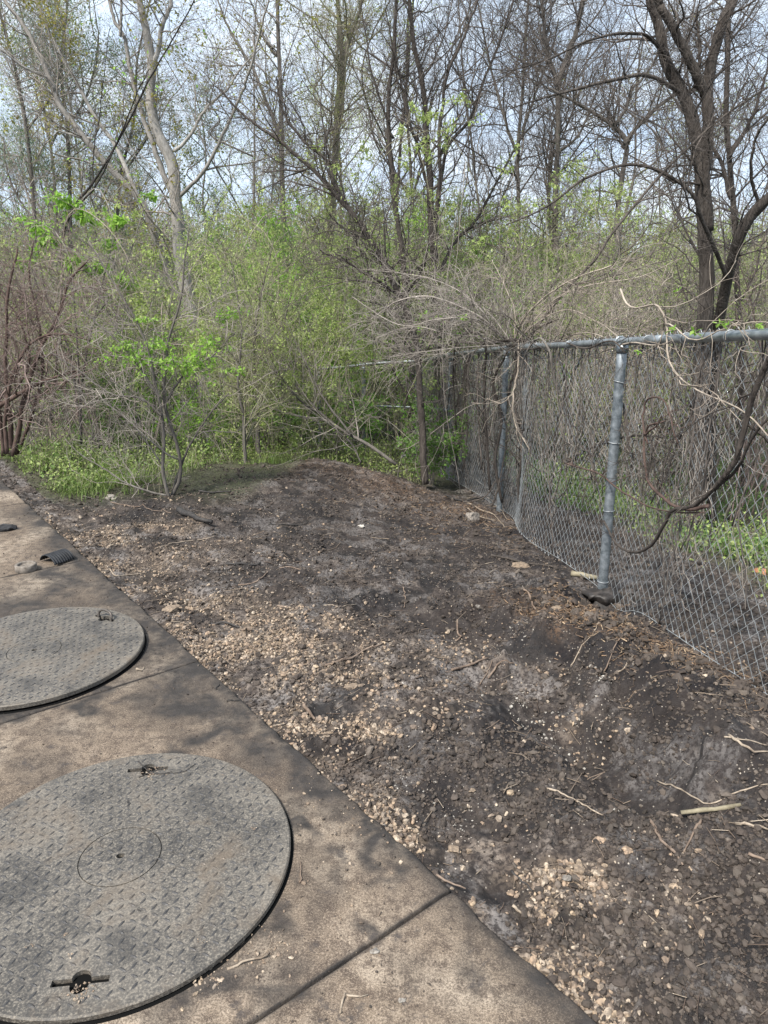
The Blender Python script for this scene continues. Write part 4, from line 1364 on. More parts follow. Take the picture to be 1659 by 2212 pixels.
plant('upright_tree', 'straight brown trunk behind and right of the largest ridged tree', 'tree', [
    ST(.05, .025, (1600, 1020, 9), (1602, 800, 9), (1595, 600, 9), (1585, 450, 9), (1570, 300, 9), (1565, 100, 9), (1568, 0, 9), (1575, -110, 9)),
    ST(.03, .01, (1574, 340, 9), (1620, 260, 9), (1650, 170, 9), (1670, 80, 9)),
    ST(.03, .01, (1580, 430, 9), (1545, 330, 9), (1480, 250, 9.2), (1440, 200, 9.3)),
], TW(90, 640, 3200, (.6, 2.0), (.3, 1.0), (.12, .5)), M['bark_dark'], M['twig_dark'], None, 16, rough=.006, sides=10)
for k, (lb, pts, r0) in enumerate([
        ('thin grey trunk near the left frame edge, small leaves about it', [(85, 930), (78, 700), (75, 475), (62, 280), (40, 150), (15, 60), (-10, -60)], .07),
        ('second thin grey trunk from the left edge with yellow green leaves', [(148, 930), (150, 700), (150, 500), (142, 280), (128, 150), (140, 30), (150, -80)], .07),
        ('thin pale trunk between the leaning stem and the pale tree', [(232, 930), (240, 700), (250, 520), (262, 380), (290, 240), (300, 120), (330, -20)], .05)]):
    plant('small_leaved_tree', lb, 'tree', [ST(r0, .02, *Yz(15.5 + k, *pts)),
                                            ST(.03, .01, *Yz(15.5 + k, pts[3], (pts[3][0] + 50, pts[3][1] - 80), (pts[3][0] + 75, pts[3][1] - 190), (pts[3][0] + 60, pts[3][1] - 300))),
                                            ST(.03, .01, *Yz(15.5 + k, pts[2], (pts[2][0] - 50, pts[2][1] - 80), (pts[2][0] - 60, pts[2][1] - 180)))],
          TW(90, 700, 3400, (.6, 2.1), (.4, 1.2), (.2, .6), rm=.0017), M['bark_grey'], M['twig_grey'],
          (M['leaf_blue'], 15000, .045, .5, .2, .04, .8, -.08), 20 + k, rough=.008)

# ---- leaning stem and saplings behind the crest
plant('fallen_stem', 'long thin trunk leaning low from the soil crest up to the left', 'tree', [
    ST(.027, .006, (855, 1003, 7.9), (800, 965, 8.0), (740, 930, 8.2), (690, 890, 8.4), (620, 810, 8.8), (560, 720, 9.2), (520, 640, 9.5)),
    ST(.016, .005, (700, 900, 8.4), (640, 860, 8.2), (590, 800, 8.1), (540, 760, 8.0)),
    ST(.016, .005, (760, 940, 8.1), (700, 860, 8.1), (660, 780, 8.1), (620, 690, 8.1)),
    ST(.012, .004, (780, 1000, 7.8), (760, 960, 7.8), (720, 925, 7.7), (660, 880, 7.7)),
], TW(60, 300, 700, (.4, 1.6), (.25, .8), (.1, .35), up=.12, wob=.1), M['bark_grey'], M['twig_grey'], (M['leaf_pale'], 1500, .028, .5, .3, .02), 30, rough=.003)
for k, (lb, Y, pts, r0) in enumerate([
        ('leftmost of three thin saplings standing behind the soil crest', 7.6, [(533, 1030), (530, 970), (527, 900), (515, 820), (520, 700), (500, 560)], .024),
        ('middle and thickest of three saplings behind the soil crest', 8.3, [(562, 1005), (557, 930), (553, 850), (548, 770), (560, 660), (590, 520)], .030),
        ('rightmost and thinnest of three saplings behind the soil crest', 9.5, [(612, 960), (611, 900), (608, 800), (612, 700), (640, 590)], .024)]):
    plant('sapling', lb, 'sapling', [ST(r0, .005, *Yz(Y, *pts))], TW(40, 260, 700, (.4, 1.4), (.2, .7), (.1, .35)), M['bark_grey'], M['twig_olive'],
          (M['leaf_pale'], 1900, .026, .5, .2, .02), 40 + k, rough=.004)
plant('leafy_shrub', 'bent stemmed shrub with bright leaf sprays standing at the edge of the soil', 'shrub', [
    ST(.017, .004, *Yz(6.0, (366, 1080), (353, 1020), (358, 940), (345, 860), (330, 780), (300, 700), (240, 600), (190, 520))),
    ST(.018, .004, *Yz(6.05, (368, 1078), (388, 1025), (378, 950), (352, 865), (362, 740), (385, 650), (395, 560), (405, 480))),
    ST(.010, .003, *Yz(5.95, (360, 1070), (325, 1063), (270, 1045), (225, 1018), (170, 985), (135, 950))),
    ST(.012, .004, *Yz(6.1, (372, 1060), (400, 980), (430, 930), (470, 880), (500, 850))),
    ST(.010, .004, *Yz(5.9, (350, 900), (300, 860), (240, 850), (170, 800), (110, 760))),
    ST(.012, .004, *Yz(6.2, (350, 880), (400, 800), (450, 770), (500, 720))),
    ST(.012, .004, *Yz(6.0, (345, 860), (290, 780), (255, 740), (210, 700), (150, 640))),
], TW(80, 420, 1300, (.3, 1.1), (.2, .6), (.08, .3), up=.1, wob=.2, rm=.0016), M['bark_grey'], M['twig_grey'], None, 50, rough=.003)


def leaf_spray(acc, tw, px, py, Y, r, n, size, rg, flat=.35, anchors=None):
    """a spray of leaves about a point, on thin twiglets"""
    c = P(px, py, Y)
    if anchors is not None:
        j = np.argmin(np.linalg.norm(anchors - c, axis=1) + np.maximum(anchors[:, 2] - c[2], -.15) * .6)
        q = crom(np.array([anchors[j], (anchors[j] * .5 + c * .5) + UP * .05 + rg.normal(size=3) * .03, c]), 10)
        tw.tubes(q, np.linspace(.0045, .002, 10), 4)
    m = max(3, n // 12)
    d = norm(rg.normal(size=(m, 3)) * np.array([1, 1, flat]))
    ends = c + d * rg.uniform(.3, 1, (m, 1)) * r
    s0 = np.repeat(c[None], m, 0) if anchors is None else q[rg.integers(3, 10, m)]
    mid = (s0 + ends) / 2 + rg.normal(size=(m, 3)) * r * .08
    Pt = np.stack([s0, mid, ends], 1)
    tw.tubes(Pt, np.tile([.002, .0015, .001], (m, 1)), 3)
    C = along(rg, Pt, n, .1, r * .05)
    V_, f_ = leaf_quads(rg, C, size, .5, .5)
    acc.add(V_, f_)


def sprays(name, label, cat, lst, lm, twm, seed, anchors=None):
    rg = np.random.default_rng(seed)
    a, b_ = Acc(), Acc()
    for q in lst:
        leaf_spray(a, b_, *q, rg=rg, anchors=anchors)
    org = P(*lst[0][:3])
    t = thing(name, org, label, cat)
    b_.build('twigs', twm, t, origin=org)
    a.build('leaves', lm, t, smooth=False, origin=org)
    return t


# the bright leaf sprays carried by the shrub
SHA = np.concatenate([crom(np.array([P(a_, b_, 6.0) for a_, b_ in q]), 60) for q in [
    [(353, 1020), (358, 940), (345, 860), (330, 780), (300, 700), (240, 600)], [(388, 1025), (378, 950), (352, 865), (362, 740), (385, 650), (395, 560)],
    [(350, 880), (400, 800), (450, 770), (500, 720)], [(345, 860), (290, 780), (255, 740), (210, 700)]]])
shrub = bpy.data.objects['leafy_shrub']
rg = np.random.default_rng(51)
a, b_ = Acc(), Acc()
for px, py, Y, r, n, sz in [(300, 770, 5.9, .22, 150, .05), (345, 740, 6.0, .16, 90, .05), (400, 780, 6.0, .20, 140, .05), (455, 745, 6.1, .16, 100, .05),
                            (480, 690, 6.1, .09, 40, .045), (515, 675, 6.1, .08, 35, .045), (275, 750, 5.9, .12, 60, .045), (430, 800, 6.1, .16, 90, .05), (500, 800, 6.1, .12, 60, .045),
                            (360, 790, 5.9, .14, 70, .045), (310, 690, 6.0, .10, 40, .045)]:
    leaf_spray(a, b_, px, py, Y, r * 1.7, int(n * 1.7), sz * .8, rg, .35, SHA)
b_.build('twigs', M['twig_grey'], shrub, origin=shrub.location)
a.build('leaves', M['leaf_bright'], shrub, smooth=False, origin=shrub.location)

plant('reddish_shrub', 'tangled leafless shrub with reddish brown stems at the left edge beyond the slab', 'shrub', [
    ST(.030, .008, *Yz(7.6, (25, 985), (22, 900), (18, 853), (15, 728), (20, 620), (40, 540))),
    ST(.032, .008, *Yz(7.5, (30, 985), (45, 920), (55, 868), (90, 753), (120, 693), (145, 613), (190, 560))),
    ST(.030, .008, *Yz(7.4, (-20, 890), (0, 873), (75, 828), (110, 815), (160, 800))),
    ST(.026, .006, *Yz(7.7, (10, 985), (0, 880), (-20, 760), (-30, 640), (-60, 560))),
    ST(.022, .006, *Yz(7.8, (38, 980), (75, 880), (95, 800), (85, 700), (60, 600), (70, 520))),
    ST(.022, .006, *Yz(7.3, (15, 980), (8, 900), (30, 800), (70, 740), (130, 720), (200, 735))),
    ST(.015, .005, *Yz(7.6, (20, 860), (60, 790), (40, 700), (0, 640), (-40, 600))),
], TW(110, 800, 2400, (.4, 1.5), (.25, .8), (.1, .35), up=.05, wob=.3, rm=.002), M['bark_red'], M['twig_red'], None, 52, rough=.005)

MPATH = np.stack([crom(np.array([P(*p) for p in q]), 20) for q in [
    [(175, 960, 8.3), (170, 800, 8.4), (160, 650, 8.5), (140, 440, 8.6)], [(175, 960, 8.3), (178, 820, 8.5), (210, 660, 8.7), (255, 480, 8.8)],
    [(170, 900, 8.35), (150, 760, 8.5), (100, 640, 8.6), (75, 490, 8.6)], [(178, 820, 8.5), (200, 700, 8.7), (262, 600, 8.8), (320, 420, 9.3)]]])
sprays('maple_sapling', 'bright big leaved sapling foliage at upper left below the dark leaning stem', 'sapling', [
    (140, 440, 8.6, .22, 120, .085), (75, 490, 8.6, .22, 130, .085), (110, 520, 8.6, .22, 130, .085), (190, 470, 8.7, .22, 110, .08), (255, 480, 8.8, .22, 110, .08),
    (200, 580, 8.7, .22, 120, .075), (160, 555, 8.6, .2, 100, .075), (260, 600, 8.8, .2, 80, .075), (275, 620, 8.8, .15, 60, .07), (225, 530, 8.9, .25, 100, .075), (60, 560, 8.7, .25, 90, .08), (320, 420, 9.3, .2, 70, .07)],
    M['leaf_bright'], M['twig_grey'], 53, MPATH.reshape(-1, 3))
o = bpy.data.objects['maple_sapling']
A_ = Acc()
A_.tubes(MPATH,
    np.tile(np.linspace(.016, .004, 20), (4, 1)), 5)
A_.build('trunk', M['bark_grey'], o, origin=o.location)


# ---- understory: shrubs in leaf
def bush(label, px, py, Y, h, w, nst, lv, lm, tw, nleaf, lsize, seed, z=None, asp=.5, name='shrub', cl=None, rstem=.012, group=None, tmin=.25):
    rg = np.random.default_rng(seed)
    c = P(px, py, Y)
    c[2] = gz(c[0], c[1], False) - .02 if z is None else z
    st = []
    for _ in range(nst):
        a = rg.uniform(0, 2 * math.pi)
        q = rg.uniform(.3, 1.15) * w
        hh = h * rg.uniform(.7, 1)
        top_ = c + np.array([math.cos(a) * q, math.sin(a) * q, hh])
        b0 = c + np.array([math.cos(a), math.sin(a), 0]) * rg.uniform(0, .12 * w)
        m1 = b0 + (top_ - b0) * .35 + np.array([0, 0, h * .06]) + rg.normal(size=3) * w * .13
        m2 = b0 + (top_ - b0) * .7 + np.array([0, 0, h * .08]) + rg.normal(size=3) * w * .16
        st.append((np.array([b0, m1, m2, top_]), rstem * rg.uniform(.7, 1.2), rstem * .25))
    lf = (lm, nleaf, lsize, asp, tmin, w * .015) + (cl or ())
    return plant(name, label, 'shrub', st, lv, tw, tw, lf, seed, group, root=c, trunkname='stems', crown='twigs', sides=5, rough=.004)


bush('broad fresh green shrub mass behind the saplings left of the fence corner', 730, 900, 13, 3.0, 2.0, 14, TW(110, 500, 1600, (.6, 1.6), (.3, .8), (.15, .4), rm=.002), M['leaf_bright'], M['twig_grey'], 18000, .075, 60, cl=(.7, -.02), rstem=.02)
bush('tall deep green shrub filling the middle distance behind the arching stem', 640, 900, 14.5, 3.2, 2.2, 14, TW(110, 500, 1600, (.6, 1.6), (.3, .8), (.15, .4), rm=.002), M['leaf_green'], M['twig_dark'], 15000, .08, 61, cl=(.7, -.02), rstem=.02)
bush('fresh green shrub just left of the dark pair of trunks', 800, 900, 14, 3.9, 1.9, 12, TW(120, 800, 3000, (.6, 1.6), (.3, .8), (.15, .4), rm=.002), M['leaf_bright'], M['twig_grey'], 15000, .075, 62, cl=(.7, -.02), rstem=.02)
bush('loose pale yellow green shrub in front of the darker green masses', 590, 950, 9.8, 2.7, 1.4, 11, TW(70, 340, 1100, (.5, 1.3), (.25, .7), (.1, .35), wob=.2), M['leaf_pale'], M['twig_olive'], 12000, .052, 63, cl=(.5, -.02), rstem=.012)
bush('airy pale green shrub right of the saplings with arching twigs', 700, 950, 10.4, 2.8, 1.5, 11, TW(70, 340, 1100, (.5, 1.3), (.25, .7), (.1, .35), wob=.2), M['leaf_pale'], M['twig_olive'], 10000, .052, 64, cl=(.5, -.02), rstem=.012)
bush('bright low shrub behind the multi stemmed leafy shrub', 450, 1000, 9.2, .85, .75, 12, TW(70, 330, 900, (.2, .6), (.15, .35), (.08, .2)), M['leaf_bright'], M['twig_grey'], 5200, .045, 65, rstem=.006)
bush('low fresh green shrub on the slope behind the crest at centre', 700, 985, 9.6, .95, .9, 12, TW(70, 330, 900, (.2, .6), (.15, .35), (.08, .2)), M['leaf_green'], M['twig_grey'], 5200, .045, 66, rstem=.006)
bush('small leaved green shrub standing against the fence at the third post', 925, 1030, 8.1, .95, .42, 12, TW(60, 330, 900, (.15, .45), (.1, .3), (.05, .15), rm=.0015), M['leaf_green'], M['twig_grey'], 4600, .032, 67, rstem=.006, asp=.6)
bush('green shrub left behind the grass patch under the reddish shrub', 250, 960, 10.5, 1.6, 1.2, 12, TW(90, 500, 1500, (.3, .8), (.2, .5), (.1, .25)), M['leaf_green'], M['twig_grey'], 7000, .05, 68, rstem=.008)
bush('medium green shrub with larger leaves left of the pale trunk', 320, 930, 11.2, 2.1, 1.3, 12, TW(90, 500, 1700, (.4, 1.0), (.2, .5), (.1, .3)), M['leaf_bright'], M['twig_grey'], 6500, .055, 69, rstem=.01)
bush('greyish twiggy shrub with few leaves between grass and pale trunk', 230, 980, 9.2, 2.5, 1.3, 10, TW(100, 560, 1300, (.4, 1.3), (.25, .8), (.1, .35), wob=.25), M['leaf_pale'], M['twig_grey'], 3500, .045, 70, rstem=.012)
bush('wide grey bramble tangle at the far left edge', 60, 960, 10.5, 3.1, 1.9, 13, TW(130, 800, 2000, (.5, 1.4), (.3, .8), (.1, .4), wob=.28, rm=.002), M['leaf_pale'], M['twig_grey'], 1500, .03, 71, rstem=.013)
bush('dense grey bramble in front of the pale trunk with hardly any leaf', 330, 950, 10.8, 3.0, 1.4, 9, TW(90, 520, 1300, (.5, 1.4), (.3, .8), (.1, .4), wob=.26, rm=.002), M['leaf_pale'], M['twig_grey'], 3000, .045, 72, rstem=.013)
bush('twiggy pale green thicket behind the fence corner', 860, 930, 12.5, 3.8, 1.6, 12, TW(130, 850, 2700, (.5, 1.5), (.3, .8), (.15, .4), rm=.002), M['leaf_pale'], M['twig_olive'], 8000, .055, 73, rstem=.013)
# behind the fence
for k, (lb, px, Y, h, w, lm, tw, nl, ls) in enumerate([
        ('pale leaved shrub seen over the fence between the second and near post', 1080, 12, 4.3, 1.9, 'leaf_pale', 'twig_olive', 9500, .055),
        ('light green shrub in the middle over the fence below the budding tree', 1200, 13.5, 4.6, 2.2, 'leaf_pale', 'twig_olive', 10500, .058),
        ('light green shrub over the fence left of the largest ridged tree', 1330, 12.5, 4.0, 2.0, 'leaf_pale', 'twig_olive', 9500, .055),
        ('sparse pale green shrub over the fence right of the largest ridged tree', 1590, 13, 4.2, 2.0, 'leaf_pale', 'twig_grey', 8000, .052),
        ('bare grey brown thicket behind the second fence post', 1010, 10.5, 2.9, 1.6, 'leaf_green', 'twig_grey', 3200, .045),
        ('bare grey brown thicket behind the middle fence panel', 1190, 10.5, 2.9, 1.7, 'leaf_pale', 'twig_grey', 2800, .042),
        ('bare grey brown thicket left of the largest ridged trunk', 1390, 9.8, 2.8, 1.6, 'leaf_pale', 'twig_grey', 2800, .042),
        ('bare reddish thicket at the right edge behind the fence', 1640, 9.5, 2.9, 1.6, 'leaf_green', 'twig_red', 700, .035)]):
    bush(lb, px, 950, Y, h, w, 13, TW(95, 480, 1100, (.5, 1.5), (.3, .9), (.15, .4), rm=.0026, wob=.24), M[lm], M[tw], nl, ls, 80 + k, rstem=.013)


def bramble(label, px, py, Y, h, w, n, mt, seed, leaf=None, r=.005, lv=(55, 200, 320)):
    """long arching canes from one root patch"""
    rg = np.random.default_rng(seed)
    c = P(px, py, Y)
    c[2] = gz(c[0], c[1], False) - .02
    st = []
    for _ in range(n):
        a = rg.uniform(0, 2 * math.pi)
        d = np.array([math.cos(a), math.sin(a) * .6, 0])
        hh, ww = h * rg.uniform(.25, 1.1), w * rg.uniform(.5, 1.7)
        b0 = c + d * rg.uniform(0, .3) * w + rg.normal(size=3) * np.array([.25, .15, 0]) * w
        st.append((np.array([b0, b0 + UP * hh * .5 + d * ww * .25 + rg.normal(size=3) * .14, b0 + UP * hh * .95 + d * ww * .5 + rg.normal(size=3) * .2,
                             b0 + UP * hh * rg.uniform(.8, 1.1) + d * ww * .85 + rg.normal(size=3) * .15, b0 + UP * hh * rg.uniform(.45, 1) + d * ww * 1.25]),
                   r * rg.uniform(.7, 1.6), r * .45))
    l = [dict(n=lv[0], L=(.4, 1.4), ang=(25, 85), up=.03, K=8, wob=.26, tmin=.2, rr=.7, rmin=r * .45),
         dict(n=lv[1], L=(.2, .7), ang=(25, 70), up=.08, K=6, wob=.22, rr=.7, rmin=r * .34),
         dict(n=lv[2], L=(.1, .3), ang=(25, 70), up=.05, K=4, wob=.2, rr=.7, rmin=r * .26)]
    return plant('bramble', label, 'bramble', st, l, mt, mt, leaf, seed, root=c, trunkname='canes', crown='twigs', sides=5, rough=.006)


for k, (lb, px, Y, h, w, n, mt, lf) in enumerate([
        ('arching pale canes rising behind the grass patch at the left', 150, 8.6, 2.6, 1.5, 17, 'twig_pale', None),
        ('tall arching grey canes at the far left behind the reddish shrub', 40, 9.0, 3.0, 1.5, 18, 'twig_grey', None),
        ('arching pale canes between the leafy shrub and the grass', 290, 8.2, 2.4, 1.3, 12, 'twig_pale', None),
        ('arching canes with tiny leaves in front of the pale trunk', 430, 9.0, 3.0, 1.4, 11, 'twig_grey', (M['leaf_pale'], 4200, .045, .5, .3, .02)),
        ('arching olive canes with tiny leaves around the three saplings', 560, 8.8, 3.0, 1.3, 13, 'twig_olive', (M['leaf_pale'], 5200, .045, .5, .2, .02)),
        ('arching olive canes with leaves above the low leaning trunk', 680, 9.0, 3.1, 1.4, 14, 'twig_olive', (M['leaf_pale'], 5200, .045, .5, .2, .02)),
        ('arching grey canes behind the second fence post', 1060, 8.4, 2.9, 1.2, 18, 'twig_grey', None),
        ('arching pale canes behind the fence between second and near post', 1200, 8.6, 2.8, 1.4, 20, 'twig_pale', (M['leaf_pale'], 900, .03, .5, .2, .02)),
        ('arching grey canes behind the fence right of the near post', 1390, 8.0, 2.6, 1.3, 20, 'twig_grey', None),
        ('arching reddish canes behind the fence at the right edge', 1640, 7.6, 2.6, 1.2, 26, 'twig_red', None)]):
    bramble(lb, px, 950, Y, h, w, n, M[mt], 600 + k, lf)


# ---- leafy ground cover beyond the fence, grass and weeds
def blades(rg, x, y, z, h, w, lean=.5):
    n = len(x)
    a = rg.uniform(0, 2 * math.pi, n)
    d = np.stack([np.cos(a), np.sin(a), np.zeros(n)], -1)
    sd = np.stack([-np.sin(a), np.cos(a), np.zeros(n)], -1)
    b0 = np.stack([x, y, z], -1)
    l = (lean * rg.uniform(.2, 1.2, n))[:, None] * h[:, None]
    p1 = b0 + d * l * .3 + UP * h[:, None] * .55
    p2 = b0 + d * l + UP * h[:, None] * rg.uniform(.75, 1, n)[:, None]
    w = (w * rg.uniform(.6, 1.2, n))[:, None]
    V_ = np.stack([b0 - sd * w, b0 + sd * w, p1 + sd * w * .7, p1 - sd * w * .7, p2], 1)
    q = np.arange(n)[:, None] * 5
    return V_, np.concatenate([q + np.array([[0, 1, 2, 3]])]), np.concatenate([q + np.array([[3, 2, 4]])])


rg = np.random.default_rng(90)
acc = Acc()
pts = []
for px, py, rx, ry, n in [(150, 1030, .9, .55, 5200), (230, 1060, .45, .30, 2600), (60, 1000, .7, .7, 2600), (560, 1010, .5, .35, 900), (640, 995, .9, .5, 700),
                          (420, 1020, .7, .6, 1400), (520, 1030, .35, .2, 500)]:
    c = G(px, py, -.14)
    x, y = c[0] + rg.normal(size=n) * rx * .55, c[1] + rg.normal(size=n) * ry * .75
    pts.append(np.stack([x, y], -1))
pts = np.concatenate(pts)
x, y = pts.T
u, s = slab_uv(x, y)
k = ((s > .32) & (y > 5.7 + .25 * fbm(x, y, .4, 2, 7) + .30 * (x + 2.6)) & (fbm(x, y, .3, 2, 17) > -.2)) & ((x < -1.9) | (y > 7.5 + .3 * fbm(x, y, .5, 2, 8)))
x, y = x[k], y[k]
V_, f4, f3 = blades(rg, x, y, gz(x, y, False) - .01, rg.uniform(.02, .11, len(x)) * np.clip(1 + fbm(x, y, .3, 2, 31) * 1.5, .4, 1.6), .0028, 1.1)
acc.add(V_, f4)
acc.L.append(f3.ravel())
acc.S.append(np.full(len(f3), 3))
tag(acc.build('grass', M['leaf_grass'], smooth=False), 'fresh green grass and weeds at the far end of the slab and behind the crest', 'grass', kind='stuff')


def weeds(name, label, regs, lm, size, seed, hmax=.3, per=9):
    rg = np.random.default_rng(seed)
    a, t_ = Acc(), Acc()
    for (x0, x1, y0, y1, n) in regs:
        x, y = rg.uniform(x0, x1, n), rg.uniform(y0, y1, n)
        k = fbm(x, y, .5, 4, 19, .6) > rg.normal(size=n) * .12 - .02
        u, s = slab_uv(x, y)
        k &= s > .35
        x, y = x[k], y[k]
        n = len(x)
        h = rg.uniform(.3, 1, n) * hmax * np.clip(.8 + 1.3 * fbm(x, y, .8, 2, 3), .25, 1.7)
        z = gz(x, y, False) - .01
        b0 = np.stack([x, y, z], -1)
        tp = b0 + rg.normal(size=(n, 3)) * .06 + UP * h[:, None]
        Pt = np.stack([b0, (b0 + tp) / 2 + rg.normal(size=(n, 3)) * .015, tp], 1)
        t_.tubes(Pt, np.tile([.002, .0018, .001], (n, 1)), 3)
        C = np.repeat(Pt[:, 1] * .5 + Pt[:, 2] * .5, per, 0) + rg.normal(size=(n * per, 3)) * np.array([.045, .045, .05])
        V_, f_ = leaf_quads(rg, C, size, .6, .1)
        a.add(V_, f_)
    o = a.build(name, lm, smooth=False)
    tag(o, label, 'weeds', kind='stuff')
    t_.build('weed_stalks', M['twig_olive'], o)
    return o


weeds('weed_cover', 'bright leafy green weeds covering the ground beyond the fence', [(2.3, 8.5, 5.2, 8.5, 3000), (1.75, 9, 8, 12, 3000), (2.9, 5.5, 3.4, 5.6, 1100), (1.7, 2.5, 6.9, 9, 500), (1.5, 12, 12, 17, 1800)], M['leaf_weed'], .045, 91, .30)
weeds('weed_cover', 'sparser pale green weeds growing among the leafy ones beyond the fence', [(2.0, 7, 4.6, 9, 1800), (2.4, 5, 3.2, 5, 500)], M['leaf_pale'], .035, 95, .5, 6)
weeds('weed_cover', 'leafy green undergrowth on the slope beyond the bare crest', [(-7, -1.8, 7.0, 10, 1800), (-6, .6, 8.4, 13, 3000), (-12, 0, 12, 20, 2200), (-4.6, -2.4, 6.1, 7.4, 900)], M['leaf_grass'], .040, 92, .20)
weeds('weed_cover', 'pale seedlings and taller stalks among the grass at the end of the slab', [(-5, -1.9, 6.0, 8, 700), (-1.9, .6, 7.9, 10, 700)], M['leaf_pale'], .03, 96, .42, 6)

# ---- far wood: copied trees and thickets
FAR = []
GF = np.random.default_rng(100)


def far_proto(seed, h, tw, bk, leaf=None, nb=60, nt_=380, nt3=1100, thick=.075, rm=.0035, name='bare_tree'):
    rg = np.random.default_rng(seed)
    c = np.zeros(3)
    def path(x0, z0, z1, sp):
        k = 6
        q = np.zeros((k, 3))
        q[:, 2] = np.linspace(z0, z1, k)
        q[:, :2] = x0[:2] + np.cumsum(rg.normal(size=(k, 2)) * sp, 0) - 0
        q[0] = x0
        return q
    main = path(c, -.2, h, .28)
    st = [(main, thick, .02)]
    for _ in range(3):
        i = rg.integers(1, 4)
        b0 = main[i]
        st.append((path(b0, b0[2], b0[2] + (h - b0[2]) * rg.uniform(.6, 1), .65), thick * .5, .015))
    lv = [dict(n=nb, L=(h * .10, h * .28), ang=(25, 60), up=.35, K=7, wob=.16, tmin=.12, rr=.5, rmin=rm * 1.5),
          dict(n=nt_, L=(h * .05, h * .14), ang=(30, 65), up=.25, K=5, wob=.18, rr=.6, rmin=rm),
          dict(n=nt3, L=(h * .02, h * .07), ang=(30, 70), up=.2, K=4, wob=.2, rr=.6, rmin=rm * .7)]
    t = plant(name, '', 'tree', st, lv, bk, tw, leaf, seed, root=c, sides=6, rough=.01)
    return t


protos = [far_proto(201, 13, M['twig_grey'], M['bark_grey']), far_proto(202, 15, M['twig_dark'], M['bark_dark']),
          far_proto(203, 12, M['twig_grey'], M['bark_grey'], (M['leaf_olive'], 3000, .075, .6, .3, .05)),
          far_proto(204, 14, M['twig_grey'], M['bark_moss'], (M['leaf_pale'], 3600, .08, .6, .3, .05)),
          far_proto(205, 12.5, M['twig_dark'], M['bark_grey']), far_proto(206, 10, M['twig_grey'], M['bark_grey'], (M['leaf_blue'], 6000, .075, .6, .2, .06))]
LAB = ['bare grey twigged tree in the far wood', 'tall bare dark twigged tree in the far wood', 'far tree hung with olive yellow catkins', 'far tree in thin pale green leaf',
       'bare dark twigged lower tree in the far wood', 'small far tree in fine grey green leaf']
GRP = ['bare grey far trees', 'bare dark far trees', 'olive yellow far trees', 'pale green far trees', 'low bare far trees', 'fine leaved far trees']
used = [False] * 6
n = 0
spots = []
for ring, (d0, d1, cnt) in enumerate([(18, 24, 6), (24, 33, 9), (33, 48, 16)]):
    for i in range(cnt):
        fr = (i + GF.random()) / cnt
        px = -160 + fr * 1980
        Y = GF.uniform(d0, d1)
        left = px < 560
        if ring == 0 and 180 < px < 540:
            Y += 6
        kind = GF.choice(6, p=[.18, .05, .22, .15, .05, .35] if left else ([.2, .15, .2, .2, .15, .1] if px < 900 else [.30, .28, .03, .09, .30, 0]))
        spots.append((px, Y, kind))
for px, Y, k in spots:
    c = P(px, 700, Y)
    c[2] = gz(c[0], c[1], False) - .1
    sc_ = GF.uniform(.8, 1.15)
    if not used[k]:
        protos[k].location = [float(q) for q in c]
        protos[k].rotation_euler = (0, 0, GF.uniform(0, 6.28))
        protos[k]['label'] = LAB[k]
        protos[k]['group'] = GRP[k]
        used[k] = True
    else:
        copy_thing(protos[k], c, GF.uniform(0, 6.28), sc_)
for k in range(6):
    if not used[k]:
        for ch in list(protos[k].children):
            bpy.data.objects.remove(ch)
        bpy.data.objects.remove(protos[k])


def thicket(seed, lm, tw, nleaf, ls, h=3.2, w=2.2):
    lv = [dict(n=150, L=(.6, 1.7), ang=(30, 80), up=.08, K=7, wob=.24, tmin=.1, rr=.6, rmin=.006),
          dict(n=700, L=(.3, 1.0), ang=(30, 70), up=.1, K=5, wob=.24, rr=.6, rmin=.0045),
          dict(n=1500, L=(.15, .5), ang=(30, 75), up=.1, K=4, wob=.2, rr=.7, rmin=.0035)]
    return bush('', CX, 800, 20, h, w, 11, lv, lm, tw, nleaf, ls, seed, rstem=.014, name='thicket')


TP = [thicket(301, M['leaf_pale'], M['twig_grey'], 3600, .06), thicket(302, M['leaf_green'], M['twig_grey'], 6000, .09),
      thicket(303, M['leaf_pale'], M['twig_olive'], 6500, .07, 3.4), thicket(304, M['leaf_pale'], M['twig_dark'], 900, .05)]
TL = ['grey leafless thicket under the far trees', 'green leaved thicket under the far trees', 'pale green budding thicket under the far trees', 'dark leafless thicket under the far trees']
TG = ['grey far thickets', 'green far thickets', 'pale green far thickets', 'dark far thickets']
tu = [False] * 4
for ring, (d0, d1, cnt) in enumerate([(15.5, 19, 17), (20, 26, 22), (27, 35, 26), (36, 50, 32)]):
    for i in range(cnt):
        px = -180 + (i + GF.random()) / cnt * 2020
        Y = GF.uniform(d0, d1)
        k = GF.choice(4, p=[.35, .28, .27, .1] if px < 950 else [.45, .07, .30, .18])
        c = P(px, 700, Y)
        c[2] = gz(c[0], c[1], False) - .05
        s_ = GF.uniform(.85, 1.25) * (1 + .25 * ring)
        if not tu[k]:
            TP[k].location = [float(q) for q in c]
            TP[k].rotation_euler = (0, 0, GF.uniform(0, 6.28))
            TP[k].scale = (s_,) * 3
            TP[k]['label'] = TL[k]
            TP[k]['group'] = TG[k]
            tu[k] = True
        else:
            copy_thing(TP[k], c, GF.uniform(0, 6.28), s_)

